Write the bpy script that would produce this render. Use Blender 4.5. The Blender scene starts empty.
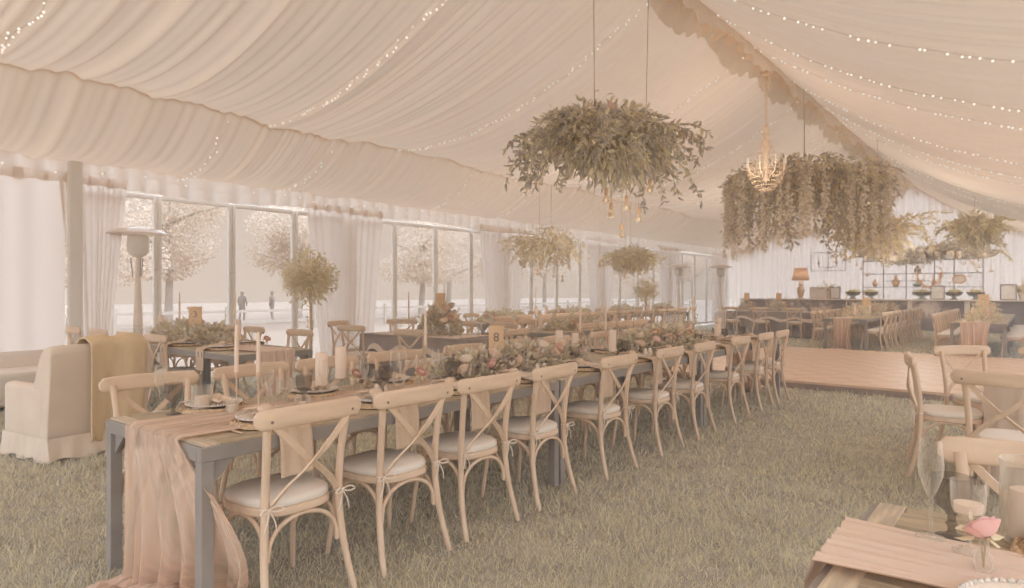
import bpy, bmesh, math, random
import numpy as np
from mathutils import Vector, Matrix
random.seed(11); RNG = np.random.default_rng(5)
PI = math.pi
scn = bpy.context.scene
C = scn.collection

# ------------------------------------------------------------------ materials
def lin(c):
    c /= 255.0
    return c / 12.92 if c <= .04045 else ((c + .055) / 1.055) ** 2.4
LIGHT = 0.62
def P(r, g, b, k=1.0):
    """albedo of a thing that looks (r,g,b) under the soft light of the tent"""
    c = [lin(v) / LIGHT * k for v in (r, g, b)]; q = min(1, .93 / max(c))
    return (c[0] * q, c[1] * q, c[2] * q, 1)

def newmat(name):
    m = bpy.data.materials.new(name); m.use_nodes = True
    nt = m.node_tree; nt.nodes.clear()
    out = nt.nodes.new('ShaderNodeOutputMaterial')
    return m, nt, out
def N(nt, t, **kw):
    n = nt.nodes.new(t)
    for k, v in kw.items():
        if k in n.inputs: n.inputs[k].default_value = v
        else: setattr(n, k, v)
    return n
def L(nt, a, b): nt.links.new(a, b)

def mat(name, col, col2=None, scale=8, stretch=(1, 1, 1), rough=.75, spec=.2, bump=0, bscale=60, metal=0, detail=4, coords='Object', lo=.35, hi=.65):
    m, nt, out = newmat(name)
    b = N(nt, 'ShaderNodeBsdfPrincipled'); L(nt, b.outputs[0], out.inputs[0])
    b.inputs['Roughness'].default_value = rough
    b.inputs['Specular IOR Level'].default_value = spec
    b.inputs['Metallic'].default_value = metal
    tc = N(nt, 'ShaderNodeTexCoord'); mp = N(nt, 'ShaderNodeMapping'); mp.inputs['Scale'].default_value = stretch
    L(nt, tc.outputs[coords], mp.inputs[0])
    if col2:
        nz = N(nt, 'ShaderNodeTexNoise'); nz.inputs['Scale'].default_value = scale; nz.inputs['Detail'].default_value = detail
        L(nt, mp.outputs[0], nz.inputs[0])
        r = N(nt, 'ShaderNodeValToRGB'); r.color_ramp.elements[0].position = lo; r.color_ramp.elements[1].position = hi
        r.color_ramp.elements[0].color = col; r.color_ramp.elements[1].color = col2
        L(nt, nz.outputs['Fac'], r.inputs[0]); L(nt, r.outputs[0], b.inputs['Base Color'])
    else:
        b.inputs['Base Color'].default_value = col
    if bump:
        n2 = N(nt, 'ShaderNodeTexNoise'); n2.inputs['Scale'].default_value = bscale
        L(nt, mp.outputs[0], n2.inputs[0])
        bp = N(nt, 'ShaderNodeBump'); bp.inputs['Strength'].default_value = bump; bp.inputs['Distance'].default_value = .01
        L(nt, n2.outputs['Fac'], bp.inputs['Height']); L(nt, bp.outputs[0], b.inputs['Normal'])
    return m

def leafmat(name, c1, c2, c3, tr=.3):
    m, nt, out = newmat(name)
    g = N(nt, 'ShaderNodeNewGeometry')
    r = N(nt, 'ShaderNodeValToRGB'); e = r.color_ramp.elements
    e[0].color = c1; e[1].color = c3; x = e.new(.5); x.color = c2
    L(nt, g.outputs['Random Per Island'], r.inputs[0])
    d = N(nt, 'ShaderNodeBsdfDiffuse'); t = N(nt, 'ShaderNodeBsdfTranslucent'); mx = N(nt, 'ShaderNodeMixShader'); mx.inputs[0].default_value = tr
    L(nt, r.outputs[0], d.inputs[0]); L(nt, r.outputs[0], t.inputs[0])
    L(nt, d.outputs[0], mx.inputs[1]); L(nt, t.outputs[0], mx.inputs[2]); L(nt, mx.outputs[0], out.inputs[0])
    return m

def cloth(name, col, trans=.4, clear=0.0, col2=None, scale=3, stretch=(1, 1, 1), weave=0):
    m, nt, out = newmat(name)
    d = N(nt, 'ShaderNodeBsdfDiffuse'); t = N(nt, 'ShaderNodeBsdfTranslucent'); mx = N(nt, 'ShaderNodeMixShader'); mx.inputs[0].default_value = trans
    d.inputs[0].default_value = col; t.inputs[0].default_value = col
    if col2:
        tc = N(nt, 'ShaderNodeTexCoord'); mp = N(nt, 'ShaderNodeMapping'); mp.inputs['Scale'].default_value = stretch
        nz = N(nt, 'ShaderNodeTexNoise'); nz.inputs['Scale'].default_value = scale; nz.inputs['Detail'].default_value = 5
        r = N(nt, 'ShaderNodeValToRGB'); r.color_ramp.elements[0].position = .35; r.color_ramp.elements[1].position = .65
        r.color_ramp.elements[0].color = col; r.color_ramp.elements[1].color = col2
        L(nt, tc.outputs['Object'], mp.inputs[0]); L(nt, mp.outputs[0], nz.inputs[0]); L(nt, nz.outputs['Fac'], r.inputs[0])
        L(nt, r.outputs[0], d.inputs[0]); L(nt, r.outputs[0], t.inputs[0])
    L(nt, d.outputs[0], mx.inputs[1]); L(nt, t.outputs[0], mx.inputs[2])
    last = mx
    if clear:
        tr = N(nt, 'ShaderNodeBsdfTransparent'); m2 = N(nt, 'ShaderNodeMixShader'); m2.inputs[0].default_value = clear
        if col2:                    # gathered cloth: opaque where it bunches, sheer between
            ms = N(nt, 'ShaderNodeMapping'); ms.inputs['Scale'].default_value = (22, 2, 1.2); nz2 = N(nt, 'ShaderNodeTexNoise'); nz2.inputs['Scale'].default_value = 1.0; nz2.inputs['Detail'].default_value = 4
            mr = N(nt, 'ShaderNodeMapRange'); mr.inputs[1].default_value = .4; mr.inputs[2].default_value = .68; mr.inputs[3].default_value = 0; mr.inputs[4].default_value = clear * 2.6
            L(nt, tc.outputs['Object'], ms.inputs[0]); L(nt, ms.outputs[0], nz2.inputs[0]); L(nt, nz2.outputs['Fac'], mr.inputs[0]); L(nt, mr.outputs[0], m2.inputs[0])
        L(nt, mx.outputs[0], m2.inputs[1]); L(nt, tr.outputs[0], m2.inputs[2]); last = m2
    L(nt, last.outputs[0], out.inputs[0])
    return m

def glassmat(name, tint, edge, face=.06, rim=.6, rough=.05):
    """thin clear ware: see-through in the middle, bright or smoky at its rims"""
    m, nt, out = newmat(name)
    tr = N(nt, 'ShaderNodeBsdfTransparent'); tr.inputs[0].default_value = tint
    gl = N(nt, 'ShaderNodeBsdfPrincipled'); gl.inputs['Base Color'].default_value = edge; gl.inputs['Roughness'].default_value = rough
    gl.inputs['Specular IOR Level'].default_value = .25
    lw = N(nt, 'ShaderNodeLayerWeight'); lw.inputs[0].default_value = .4
    mr = N(nt, 'ShaderNodeMapRange'); mr.inputs[3].default_value = face; mr.inputs[4].default_value = rim
    L(nt, lw.outputs['Facing'], mr.inputs[0])
    mx = N(nt, 'ShaderNodeMixShader'); L(nt, mr.outputs[0], mx.inputs[0]); L(nt, tr.outputs[0], mx.inputs[1]); L(nt, gl.outputs[0], mx.inputs[2])
    L(nt, mx.outputs[0], out.inputs[0])
    return m

def emit(name, col, s):
    m, nt, out = newmat(name)
    e = N(nt, 'ShaderNodeEmission'); e.inputs[0].default_value = col; e.inputs[1].default_value = s
    L(nt, e.outputs[0], out.inputs[0]); return m

M = {}
M['wood'] = mat('bentwood', P(182, 159, 136), P(192, 169, 146), 3, (8, 8, 1.2), .5, .3)
M['woodrail'] = mat('bentwood rail', P(184, 161, 138), P(194, 171, 148), 3, (1.2, 8, 8), .5, .3)
M['cushion'] = mat('cushion linen', (.93, .82, .71, 1), (.93, .84, .74, 1), 14, rough=.9, spec=.05, bump=.15, bscale=300)
M['tie'] = mat('cushion tie', P(212, 197, 182), rough=.9)
M['steel'] = mat('dark painted steel', P(124, 117, 111), P(134, 126, 119), 6, rough=.45, spec=.35)
M['board'] = mat('worn boards', P(136, 122, 101), P(166, 148, 122), 5, (14, 1.2, 1), .6, .25, .2, 40)
M['board2'] = mat('worn boards cross', P(152, 138, 120), P(186, 168, 144), 4, (1.2, 12, 1), .6, .25, .2, 40)
M['runner'] = cloth('blush chiffon', (.93, .72, .57, 1), .3, .2, (.90, .66, .50, 1), 9, (6, 1, .6))
M['runnerflat'] = cloth('blush runner', (.93, .73, .59, 1), .15, 0, (.91, .68, .53, 1), 9, (.6, 6, 1))
M['napkin'] = cloth('sand napkin', P(198, 178, 158), .15, 0, P(190, 170, 148), 30)
M['white'] = mat('white china', P(210, 196, 182), rough=.3, spec=.4)
M['wax'] = mat('blush candle wax', P(204, 184, 166), P(210, 191, 174), 6, rough=.6)
M['wick'] = mat('wick', P(130, 115, 105))
M['brass'] = mat('brass', P(186, 160, 134), P(196, 170, 146), 5, rough=.4, spec=.4, metal=.15)
M['rattan'] = mat('woven rattan', P(150, 126, 98), P(204, 176, 142), 70, rough=.8, bump=.6, bscale=160)
M['glass'] = glassmat('clear glass', (.96, .96, .95, 1), P(214, 204, 190), .05, .6)
M['smoke'] = glassmat('smoked glass', (.72, .70, .64, 1), P(126, 116, 112), .12, .65)
M['pane'] = glassmat('clear vinyl pane', (.96, .96, .96, 1), P(214, 200, 186), .05, .16, .2)
M['bead'] = mat('glass beads', P(206, 198, 188), P(160, 150, 140), 120, rough=.2, spec=.5)
M['leafA'] = leafmat('olive leaves', P(140, 133, 130, 1.6), P(162, 154, 142, 1.65), P(194, 184, 158, 1.6))
M['leafD'] = leafmat('dark canopy leaves', P(136, 129, 124, 1.4), P(148, 141, 130, 1.4), P(188, 178, 148, 1.5))
M['leafB'] = leafmat('fresh leaves', P(160, 152, 136, 1.4), P(180, 171, 146, 1.35), P(200, 188, 160, 1.25))
M['leafC'] = leafmat('eucalyptus leaves', P(138, 128, 118, 1.35), P(156, 147, 128, 1.4), P(188, 177, 150, 1.35))
M['wist'] = leafmat('wisteria blossom', (.88, .80, .68, 1), (.92, .84, .73, 1), (.93, .87, .77, 1), .5)
M['twig'] = mat('twig', P(150, 130, 105), P(165, 145, 118), 9)
M['coral'] = mat('coral petals', P(200, 164, 150), P(206, 174, 160), 8)
M['peach'] = mat('peach petals', P(206, 178, 152), P(210, 188, 164), 8)
M['cream'] = mat('cream petals', P(206, 190, 172), P(200, 184, 166), 8)
M['pink'] = mat('pink petals', P(208, 162, 154), P(214, 180, 172), 8)
M['liner'] = cloth('tent liner', P(208, 187, 165, .95), .12, 0, P(214, 194, 173, .95), 1.2, (.4, 3, .4))
M['drape'] = cloth('white drape', (.78, .66, .56, 1), .6, 0)
M['valance'] = cloth('valance', (.93, .82, .72, 1), .3, 0, (.90, .78, .67, 1), 6)
M['ridge'] = cloth('ridge ruffle', (.93, .83, .72, 1), .3, 0)
M['frame'] = mat('window frame', (.93, .85, .76, 1), (.93, .87, .80, 1), 4, rough=.5)
M['post'] = cloth('post wrap', (.93, .89, .84, 1), .4)
M['slip'] = mat('white slipcover', P(190, 174, 158), P(196, 181, 165), 4, rough=.95, spec=.02, bump=.25, bscale=9)
M['throw'] = mat('tan throw', P(184, 162, 130), P(194, 172, 140), 4, (3, 3, .6), .95, .02, .3, 60)
M['lawn'] = mat('lawn', P(134, 125, 114, 1.2), P(152, 144, 126, 1.25), 3.5, detail=9, rough=1, spec=0, bump=.5, bscale=40)
M['blade'] = leafmat('grass blades', P(130, 124, 118, 1.3), P(154, 148, 132, 1.5), P(194, 185, 154, 1.65))
M['parquet'] = None
M['stepedge'] = mat('platform edge', P(128, 110, 100), P(140, 120, 106), 5)
M['palegold'] = mat('pale gilt', P(206, 186, 164), P(212, 194, 174), 8, rough=.3, spec=.5)
M['gold'] = mat('gilt', P(204, 162, 118), P(214, 176, 134), 8, rough=.35, metal=.1, spec=.5)
M['iron'] = mat('black iron', P(130, 118, 112), rough=.5)
M['barfront'] = None
M['lampshade'] = cloth('lamp shade', (.93, .74, .58, 1), .6)
M['rose wood'] = mat('sign wood', P(190, 160, 128), P(202, 172, 138), 6, (1, 1, 6), .7)
M['ink'] = mat('black ink', P(112, 98, 90))
M['linen'] = cloth('grey linen', P(200, 185, 170), .1, 0, P(206, 191, 177), 6)
M['darkcloth'] = cloth('slate cloth', P(134, 122, 118), .05, 0, P(148, 136, 128), 5)
M['bulb'] = emit('warm bulb', (1, .76, .52, 1), 1.7)
M['fairy'] = emit('fairy light', (1, .88, .76, 1), 2.2)
M['bulbglass'] = glassmat('bulb glass', (.95, .9, .82, 1), P(214, 196, 172), .25, .7)
M['crystal'] = mat('crystal drops', P(212, 186, 158), P(216, 196, 172), 50, rough=.15, spec=.8)
M['socket'] = mat('copper socket', P(186, 152, 116), P(196, 164, 128), 9, rough=.4)
M['cord'] = mat('cord', P(160, 142, 120))
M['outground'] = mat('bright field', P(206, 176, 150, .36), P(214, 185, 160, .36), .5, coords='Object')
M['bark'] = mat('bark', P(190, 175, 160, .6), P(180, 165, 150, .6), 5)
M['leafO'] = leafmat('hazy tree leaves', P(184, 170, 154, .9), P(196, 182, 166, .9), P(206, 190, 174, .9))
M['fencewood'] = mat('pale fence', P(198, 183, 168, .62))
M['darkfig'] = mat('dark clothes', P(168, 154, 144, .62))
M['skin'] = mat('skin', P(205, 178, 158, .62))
M['food'] = mat('fruit', P(190, 170, 120), P(160, 145, 110), 14)
M['teal'] = mat('teal glass', P(160, 176, 165))
M['paper'] = mat('menu paper', (.93, .84, .76, 1))
M['mirror'] = mat('mirror', P(206, 192, 178), rough=.2, spec=.6)

def make_parquet():
    m, nt, out = newmat('parquet floor')
    b = N(nt, 'ShaderNodeBsdfPrincipled'); L(nt, b.outputs[0], out.inputs[0]); b.inputs['Roughness'].default_value = .45
    tc = N(nt, 'ShaderNodeTexCoord')
    ck = N(nt, 'ShaderNodeTexChecker'); ck.inputs['Scale'].default_value = 3.3
    ck.inputs[1].default_value = P(184, 156, 130); ck.inputs[2].default_value = P(198, 170, 144)
    L(nt, tc.outputs['Object'], ck.inputs[0])
    nz = N(nt, 'ShaderNodeTexNoise'); nz.inputs['Scale'].default_value = 18; L(nt, tc.outputs['Object'], nz.inputs[0])
    mx = N(nt, 'ShaderNodeMix', data_type='RGBA'); mx.inputs[0].default_value = .35
    rp = N(nt, 'ShaderNodeValToRGB'); rp.color_ramp.elements[0].color = P(180, 148, 118); rp.color_ramp.elements[1].color = P(212, 182, 154)
    L(nt, nz.outputs['Fac'], rp.inputs[0]); L(nt, ck.outputs[0], mx.inputs[6]); L(nt, rp.outputs[0], mx.inputs[7]); L(nt, mx.outputs[2], b.inputs['Base Color'])
    return m
M['parquet'] = make_parquet()
def make_barfront():
    m, nt, out = newmat('dark floral print')
    b = N(nt, 'ShaderNodeBsdfPrincipled'); L(nt, b.outputs[0], out.inputs[0]); b.inputs['Roughness'].default_value = .6
    tc = N(nt, 'ShaderNodeTexCoord')
    v = N(nt, 'ShaderNodeTexVoronoi'); v.inputs['Scale'].default_value = 1.05; L(nt, tc.outputs['Object'], v.inputs[0])
    nz = N(nt, 'ShaderNodeTexNoise'); nz.inputs['Scale'].default_value = 9; nz.inputs['Detail'].default_value = 6; L(nt, tc.outputs['Object'], nz.inputs[0])
    ad = N(nt, 'ShaderNodeMath', operation='MULTIPLY_ADD'); ad.inputs[1].default_value = .9; L(nt, nz.outputs['Fac'], ad.inputs[0]); L(nt, v.outputs['Distance'], ad.inputs[2])
    r = N(nt, 'ShaderNodeValToRGB'); e = r.color_ramp.elements
    e[0].position = .62; e[0].color = P(206, 192, 180); e[1].position = .92; e[1].color = P(122, 108, 104)
    x = e.new(.75); x.color = P(168, 146, 136)
    L(nt, ad.outputs[0], r.inputs[0]); L(nt, r.outputs[0], b.inputs['Base Color'])
    return m
M['barfront'] = make_barfront()

# ------------------------------------------------------------------ mesh builder
class MB:
    def __init__(s): s.v = []; s.f = []; s.mi = []
    def add(s, vs, fs, mi=0):
        o = len(s.v); s.v.extend([tuple(p) for p in vs]); s.f.extend([tuple(i + o for i in f) for f in fs]); s.mi.extend([mi] * len(fs)); return s
    def box(s, c, size, rz=0, mi=0, bev=0.0, R=None):
        bm = bmesh.new(); bmesh.ops.create_cube(bm, size=1)
        for v in bm.verts: v.co = Vector((v.co.x * size[0], v.co.y * size[1], v.co.z * size[2]))
        if bev: bmesh.ops.bevel(bm, geom=list(bm.edges), offset=bev, segments=2, profile=.5, affect='EDGES')
        mt = Matrix.Translation(c) @ (R.to_4x4() if R else Matrix.Rotation(rz, 4, 'Z'))
        bm.verts.index_update()
        s.add([mt @ v.co for v in bm.verts], [[v.index for v in f.verts] for f in bm.faces], mi); bm.free(); return s
    def sweep(s, path, sec, side=None, mi=0, cap=True, scale=None):
        """sec: list of (a,b) in the (side, up) frame"""
        pts = [Vector(p) for p in path]; n = len(pts); k = len(sec); vs = []
        prev = None
        for i, p in enumerate(pts):
            t = (pts[min(i + 1, n - 1)] - pts[max(i - 1, 0)]).normalized()
            if side is not None: a = (Vector(side) - t * t.dot(Vector(side)))
            elif prev is None: a = t.orthogonal()
            else: a = prev - t * t.dot(prev)
            a.normalize(); prev = a; b = t.cross(a)
            q = scale[i] if scale else 1
            vs += [p + a * (x * q) + b * (y * q) for x, y in sec]
        fs = [(i * k + j, i * k + (j + 1) % k, (i + 1) * k + (j + 1) % k, (i + 1) * k + j) for i in range(n - 1) for j in range(k)]
        if cap: fs += [tuple(range(k - 1, -1, -1)), tuple((n - 1) * k + j for j in range(k))]
        return s.add(vs, fs, mi)
    def tube(s, path, r, n=8, mi=0, cap=True):
        rs = r if isinstance(r, (list, tuple)) else [r] * len(path)
        sec = [(math.cos(2 * PI * j / n), math.sin(2 * PI * j / n)) for j in range(n)]
        return s.sweep(path, sec, None, mi, cap, rs)
    def flat(s, path, w, t, side, mi=0):
        sec = [(-w / 2, -t / 2), (w / 2, -t / 2), (w / 2, t / 2), (-w / 2, t / 2)]
        return s.sweep(path, sec, side, mi)
    def lathe(s, prof, c=(0, 0, 0), n=20, mi=0, facet=0):
        vs = []; c = Vector(c)
        for r, z in prof:
            for j in range(n):
                a = 2 * PI * j / n; q = r * (1 + (facet if j % 2 else 0))
                vs.append(c + Vector((q * math.cos(a), q * math.sin(a), z)))
        fs = [(i * n + j, i * n + (j + 1) % n, (i + 1) * n + (j + 1) % n, (i + 1) * n + j) for i in range(len(prof) - 1) for j in range(n)]
        if prof[0][0] > 1e-5 and prof[0][1] <= prof[-1][1] + 9: fs.append(tuple(range(n - 1, -1, -1)))
        return s.add(vs, fs, mi)
    def ball(s, c, r, n=10, m=7, mi=0, sq=(1, 1, 1)):
        vs = []; fs = []; c = Vector(c)
        for i in range(m + 1):
            t = PI * i / m
            for j in range(n):
                a = 2 * PI * j / n
                vs.append(c + Vector((r * sq[0] * math.sin(t) * math.cos(a), r * sq[1] * math.sin(t) * math.sin(a), r * sq[2] * math.cos(t))))
        for i in range(m):
            for j in range(n): fs.append((i * n + j, (i + 1) * n + j, (i + 1) * n + (j + 1) % n, i * n + (j + 1) % n))
        return s.add(vs, fs, mi)
    def grid(s, nu, nv, fn, mi=0, thick=0):
        vs = [fn(i / (nu - 1), j / (nv - 1)) for i in range(nu) for j in range(nv)]
        fs = [(i * nv + j, (i + 1) * nv + j, (i + 1) * nv + j + 1, i * nv + j + 1) for i in range(nu - 1) for j in range(nv - 1)]
        return s.add(vs, fs, mi)
    def prism(s, poly, axis_a, axis_b, c, depth, mi=0):
        A = Vector(axis_a); B = Vector(axis_b); D = A.cross(B).normalized() * depth / 2; c = Vector(c); k = len(poly)
        vs = [c + A * x + B * y - D for x, y in poly] + [c + A * x + B * y + D for x, y in poly]
        fs = [tuple(range(k - 1, -1, -1)), tuple(range(k, 2 * k))] + [(j, (j + 1) % k, k + (j + 1) % k, k + j) for j in range(k)]
        return s.add(vs, fs, mi)

def obj(name, mb, mats, parent=None, smooth=True, loc=None):
    me = bpy.data.meshes.new(name); me.from_pydata(mb.v, [], mb.f)
    mats = mats if isinstance(mats, (list, tuple)) else [mats]
    for m in mats: me.materials.append(M[m] if isinstance(m, str) else m)
    if len(mats) > 1: me.polygons.foreach_set('material_index', mb.mi)
    me.polygons.foreach_set('use_smooth', [bool(smooth)] * len(me.polygons))
    if smooth:
        try: me.set_sharp_from_angle(angle=math.radians(48))
        except Exception: pass
    me.update()
    return link(name, me, parent, loc)
def link(name, me, parent=None, loc=None):
    o = bpy.data.objects.new(name, me); C.objects.link(o)
    if parent: o.parent = parent
    if loc: o.location = loc
    return o
def tag(o, label, cat, group=None):
    o['label'] = label; o['category'] = cat
    if group: o['group'] = group
    return o
def thing(name, label, cat, loc=(0, 0, 0), rz=0, group=None):
    o = bpy.data.objects.new(name, None); C.objects.link(o); o.location = loc; o.rotation_euler = (0, 0, rz); o.empty_display_size = .1
    return tag(o, label, cat, group)
def struct(name, mb, m, parent=None, smooth=True):
    o = obj(name, mb, m, parent, smooth)
    if not parent: o['kind'] = 'structure'
    return o
KIDS = {}
def kids(o):
    if o.name not in KIDS: KIDS[o.name] = list(o.children)
    return KIDS[o.name]
def dup(src, loc, rz, label, group=None, scale=1.0):
    r = src.copy(); C.objects.link(r); r.location = loc; r.rotation_euler = (0, 0, rz); r['label'] = label; r.scale = (scale,) * 3
    if group: r['group'] = group
    for ch in kids(src):
        c = ch.copy(); C.objects.link(c); c.parent = r
        for g in kids(ch):
            d = g.copy(); C.objects.link(d); d.parent = c
    return r
USED = {}
def place(make, key, loc, rz, label, group, scale=1.0):
    """first call builds the thing, the next ones copy it with its parts"""
    if key not in USED:
        o = make(label, group); o.location = loc; o.rotation_euler = (0, 0, rz); o.scale = (scale,) * 3; USED[key] = o; return o
    return dup(USED[key], loc, rz, label, group, scale)
ORD = 'first second third fourth fifth sixth seventh eighth ninth tenth eleventh twelfth thirteenth fourteenth fifteenth sixteenth'.split()

# ------------------------------------------------------------------ leaves, in bulk
def leaf_mesh(base, dirs, length, width, fold=.25):
    n = len(base); d = dirs / np.linalg.norm(dirs, axis=1, keepdims=True)
    up = RNG.normal(size=(n, 3)); s = np.cross(d, up); s /= np.linalg.norm(s, axis=1, keepdims=True) + 1e-9; nn = np.cross(s, d)
    l = length.reshape(-1, 1); w = width.reshape(-1, 1)
    v = np.empty((n, 6, 3))
    v[:, 0] = base
    v[:, 1] = base + d * l * .3 + s * w * .5 + nn * w * fold
    v[:, 2] = base + d * l * .7 + s * w * .4 + nn * w * fold * .5
    v[:, 3] = base + d * l - nn * w * fold
    v[:, 4] = base + d * l * .7 - s * w * .4 + nn * w * fold * .5
    v[:, 5] = base + d * l * .3 - s * w * .5 + nn * w * fold
    f = np.array([[0, 1, 2, 3], [0, 3, 4, 5]])
    idx = (np.arange(n)[:, None, None] * 6 + f[None]).reshape(-1, 4)
    return v.reshape(-1, 3), idx
def np_obj(name, v, f, m, parent=None, loc=None):
    me = bpy.data.meshes.new(name); k = f.shape[1]
    me.vertices.add(len(v)); me.vertices.foreach_set('co', v.astype(np.float32).ravel())
    me.loops.add(f.size); me.loops.foreach_set('vertex_index', f.astype(np.int32).ravel())
    me.polygons.add(len(f)); me.polygons.foreach_set('loop_start', np.arange(0, f.size, k, dtype=np.int32))
    me.materials.append(M[m]); me.update(calc_edges=True); me.validate()
    return link(name, me, parent, loc)
def leaves(name, base, dirs, lmin, lmax, ratio, m, parent=None, loc=None):
    n = len(base); ln = RNG.uniform(lmin, lmax, n)
    v, f = leaf_mesh(np.asarray(base, float), np.asarray(dirs, float) + 1e-6, ln, ln * ratio)
    return np_obj(name, v, f, m, parent, loc)
def ell(n, c, ax, shell=.55):
    """points in an ellipsoid, denser towards its skin, and the outward directions"""
    d = RNG.normal(size=(n, 3)); d /= np.linalg.norm(d, axis=1, keepdims=True)
    r = RNG.uniform(shell ** 2, 1, n) ** .5
    return np.array(c) + d * r[:, None] * np.array(ax), d
def sprays(mbt, n, start, out, length, droop, leaf_gap, base, dirs, wob=.15):
    """arching sprigs: adds a stem to mbt and leaves along it to the lists"""
    for i in range(n):
        p, d = start(i); p = Vector(p); d = Vector(d).normalized(); l = length * random.uniform(.55, 1.15)
        k = max(3, int(l / leaf_gap)); path = [p.copy()]
        for j in range(k):
            d = (d + Vector((0, 0, -droop / k)) + Vector([random.gauss(0, wob) for _ in range(3)]) * .35).normalized()
            p = p + d * (l / k); path.append(p.copy())
            for sgn in range(2):
                base.append(tuple(p)); q = d * .5 + Vector([random.gauss(0, .6) for _ in range(3)]); dirs.append(tuple(q))
        mbt.tube(path, [.004 * (1 - .6 * j / k) for j in range(k + 1)], 4)

def rose_mesh(r):
    mb = MB()
    for ring, (n, R_, pm, curl) in enumerate([(3, .42, 2.75, 0), (3, .56, 2.45, 0), (4, .74, 2.15, .10), (5, .92, 1.85, .22), (6, 1.06, 1.55, .32)]):
        for k in range(n):
            a0 = 2 * PI * k / n + ring * .7 + random.uniform(-.15, .15); w = 2 * PI / n * .68; pk = pm * random.uniform(.93, 1.05)
            def fn(u, v):
                s_ = (u - .5) * 2; phi = .25 + (pk - .25) * v * (1 - .10 * s_ * s_)
                a = a0 + s_ * w * (.55 + .45 * math.sin(min(1, v * 1.4) * PI / 2)) * (1 - .25 * v ** 4); q = r * R_ * (math.sin(phi) + curl * max(0, v - .72) / .28 * (1 - .4 * s_ * s_)) * (1 + .05 * s_)
                return (q * math.cos(a), q * math.sin(a), r * R_ * (.15 - math.cos(phi)) * .92 + .25 * r)
            mb.grid(6, 7, fn)
    return mb
ROSES = {}
def rose(col, r, parent, loc, rx=0, ry=0):
    key = (col, round(r, 3))
    if key not in ROSES:
        o = obj('rose', rose_mesh(r), col, parent); ROSES[key] = o.data
    else: o = link('rose', ROSES[key], parent)
    o.location = loc; o.rotation_euler = (rx, ry, random.uniform(0, 6)); return o
# ------------------------------------------------------------------ camera, light, air
cam = bpy.data.objects.new('camera', bpy.data.cameras.new('camera')); C.objects.link(cam); scn.camera = cam
cam.location = (0, 0, 1.4); YAW = math.radians(38.575); cam.rotation_euler = (PI / 2, 0, YAW)
cam.data.sensor_width = 36; cam.data.lens = 36 * 657 / 1024; cam.data.shift_y = -3 / 1024; cam.data.clip_start = .05; cam.data.clip_end = 400
scn.view_settings.view_transform = 'Standard'; scn.view_settings.look = 'None'; scn.view_settings.gamma = 1; scn.view_settings.exposure = -.63
scn.view_settings.use_curve_mapping = False

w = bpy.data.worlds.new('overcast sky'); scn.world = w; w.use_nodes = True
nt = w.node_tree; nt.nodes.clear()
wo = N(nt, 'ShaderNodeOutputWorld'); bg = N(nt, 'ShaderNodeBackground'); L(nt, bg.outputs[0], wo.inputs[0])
tc = N(nt, 'ShaderNodeTexCoord'); sp = N(nt, 'ShaderNodeSeparateXYZ'); L(nt, tc.outputs['Generated'], sp.inputs[0])
rp = N(nt, 'ShaderNodeValToRGB'); e = rp.color_ramp.elements
BASE = (lin(214), lin(197), lin(183))
SKY_TOP, SKY_LOW = 5.6, 2.25
e[0].position = .0; e[0].color = tuple(c * SKY_LOW for c in BASE) + (1,)
e[1].position = .38; e[1].color = (SKY_TOP * .57, SKY_TOP * .665, SKY_TOP * .80, 1)
x = e.new(.17); x.color = tuple(c * SKY_LOW for c in BASE) + (1,)
L(nt, sp.outputs['Z'], rp.inputs[0]); L(nt, rp.outputs[0], bg.inputs[0])
my = N(nt, 'ShaderNodeMapRange'); my.inputs[1].default_value = .1; my.inputs[2].default_value = .9; my.inputs[3].default_value = 0; my.inputs[4].default_value = 2.2; L(nt, sp.outputs['Y'], my.inputs[0])  # sky brightened behind the gable to light the tent's far end
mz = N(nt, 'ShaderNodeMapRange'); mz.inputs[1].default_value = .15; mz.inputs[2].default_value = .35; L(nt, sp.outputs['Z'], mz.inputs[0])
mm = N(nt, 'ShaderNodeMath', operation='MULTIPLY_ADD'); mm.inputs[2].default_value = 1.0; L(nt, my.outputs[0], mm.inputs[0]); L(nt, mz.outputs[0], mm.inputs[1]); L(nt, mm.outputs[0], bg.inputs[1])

def sun(name, elev, az, strength, angle, col):
    l = bpy.data.lights.new(name, 'SUN'); l.energy = strength; l.angle = math.radians(angle); l.color = col
    o = bpy.data.objects.new(name, l); C.objects.link(o)
    d = Vector((math.cos(elev) * math.cos(az), math.cos(elev) * math.sin(az), math.sin(elev)))   # towards the sun
    o.rotation_euler = d.to_track_quat('Z', 'Y').to_euler(); o.location = d * 40; return o
SUN = sun('sun', math.radians(28), math.radians(-55), 1.5, 70, (.92, .98, 1.0))

XL, XR, RX, RZ, EV, YB, YF = -11.0, 3.4, -3.8, 5.6, 3.25, 30.0, -3.5
mb = MB(); mb.box((RX, 13.2, 2.95), (XR - XL - .1, YB - YF + 1, 5.9))
m, nt, out = newmat('thin haze')
vs = N(nt, 'ShaderNodeVolumeScatter'); vs.inputs['Color'].default_value = (.98, .95, .92, 1); vs.inputs['Density'].default_value = .022; vs.inputs['Anisotropy'].default_value = 0  # haze added to lift the blacks and flatten the contrast
L(nt, vs.outputs[0], out.inputs['Volume'])
hz = obj('haze', mb, m, None, False); hz['kind'] = 'stuff'; hz['label'] = 'added thin pale haze that lifts the dark tones across the tent'; hz['category'] = 'haze'

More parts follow.
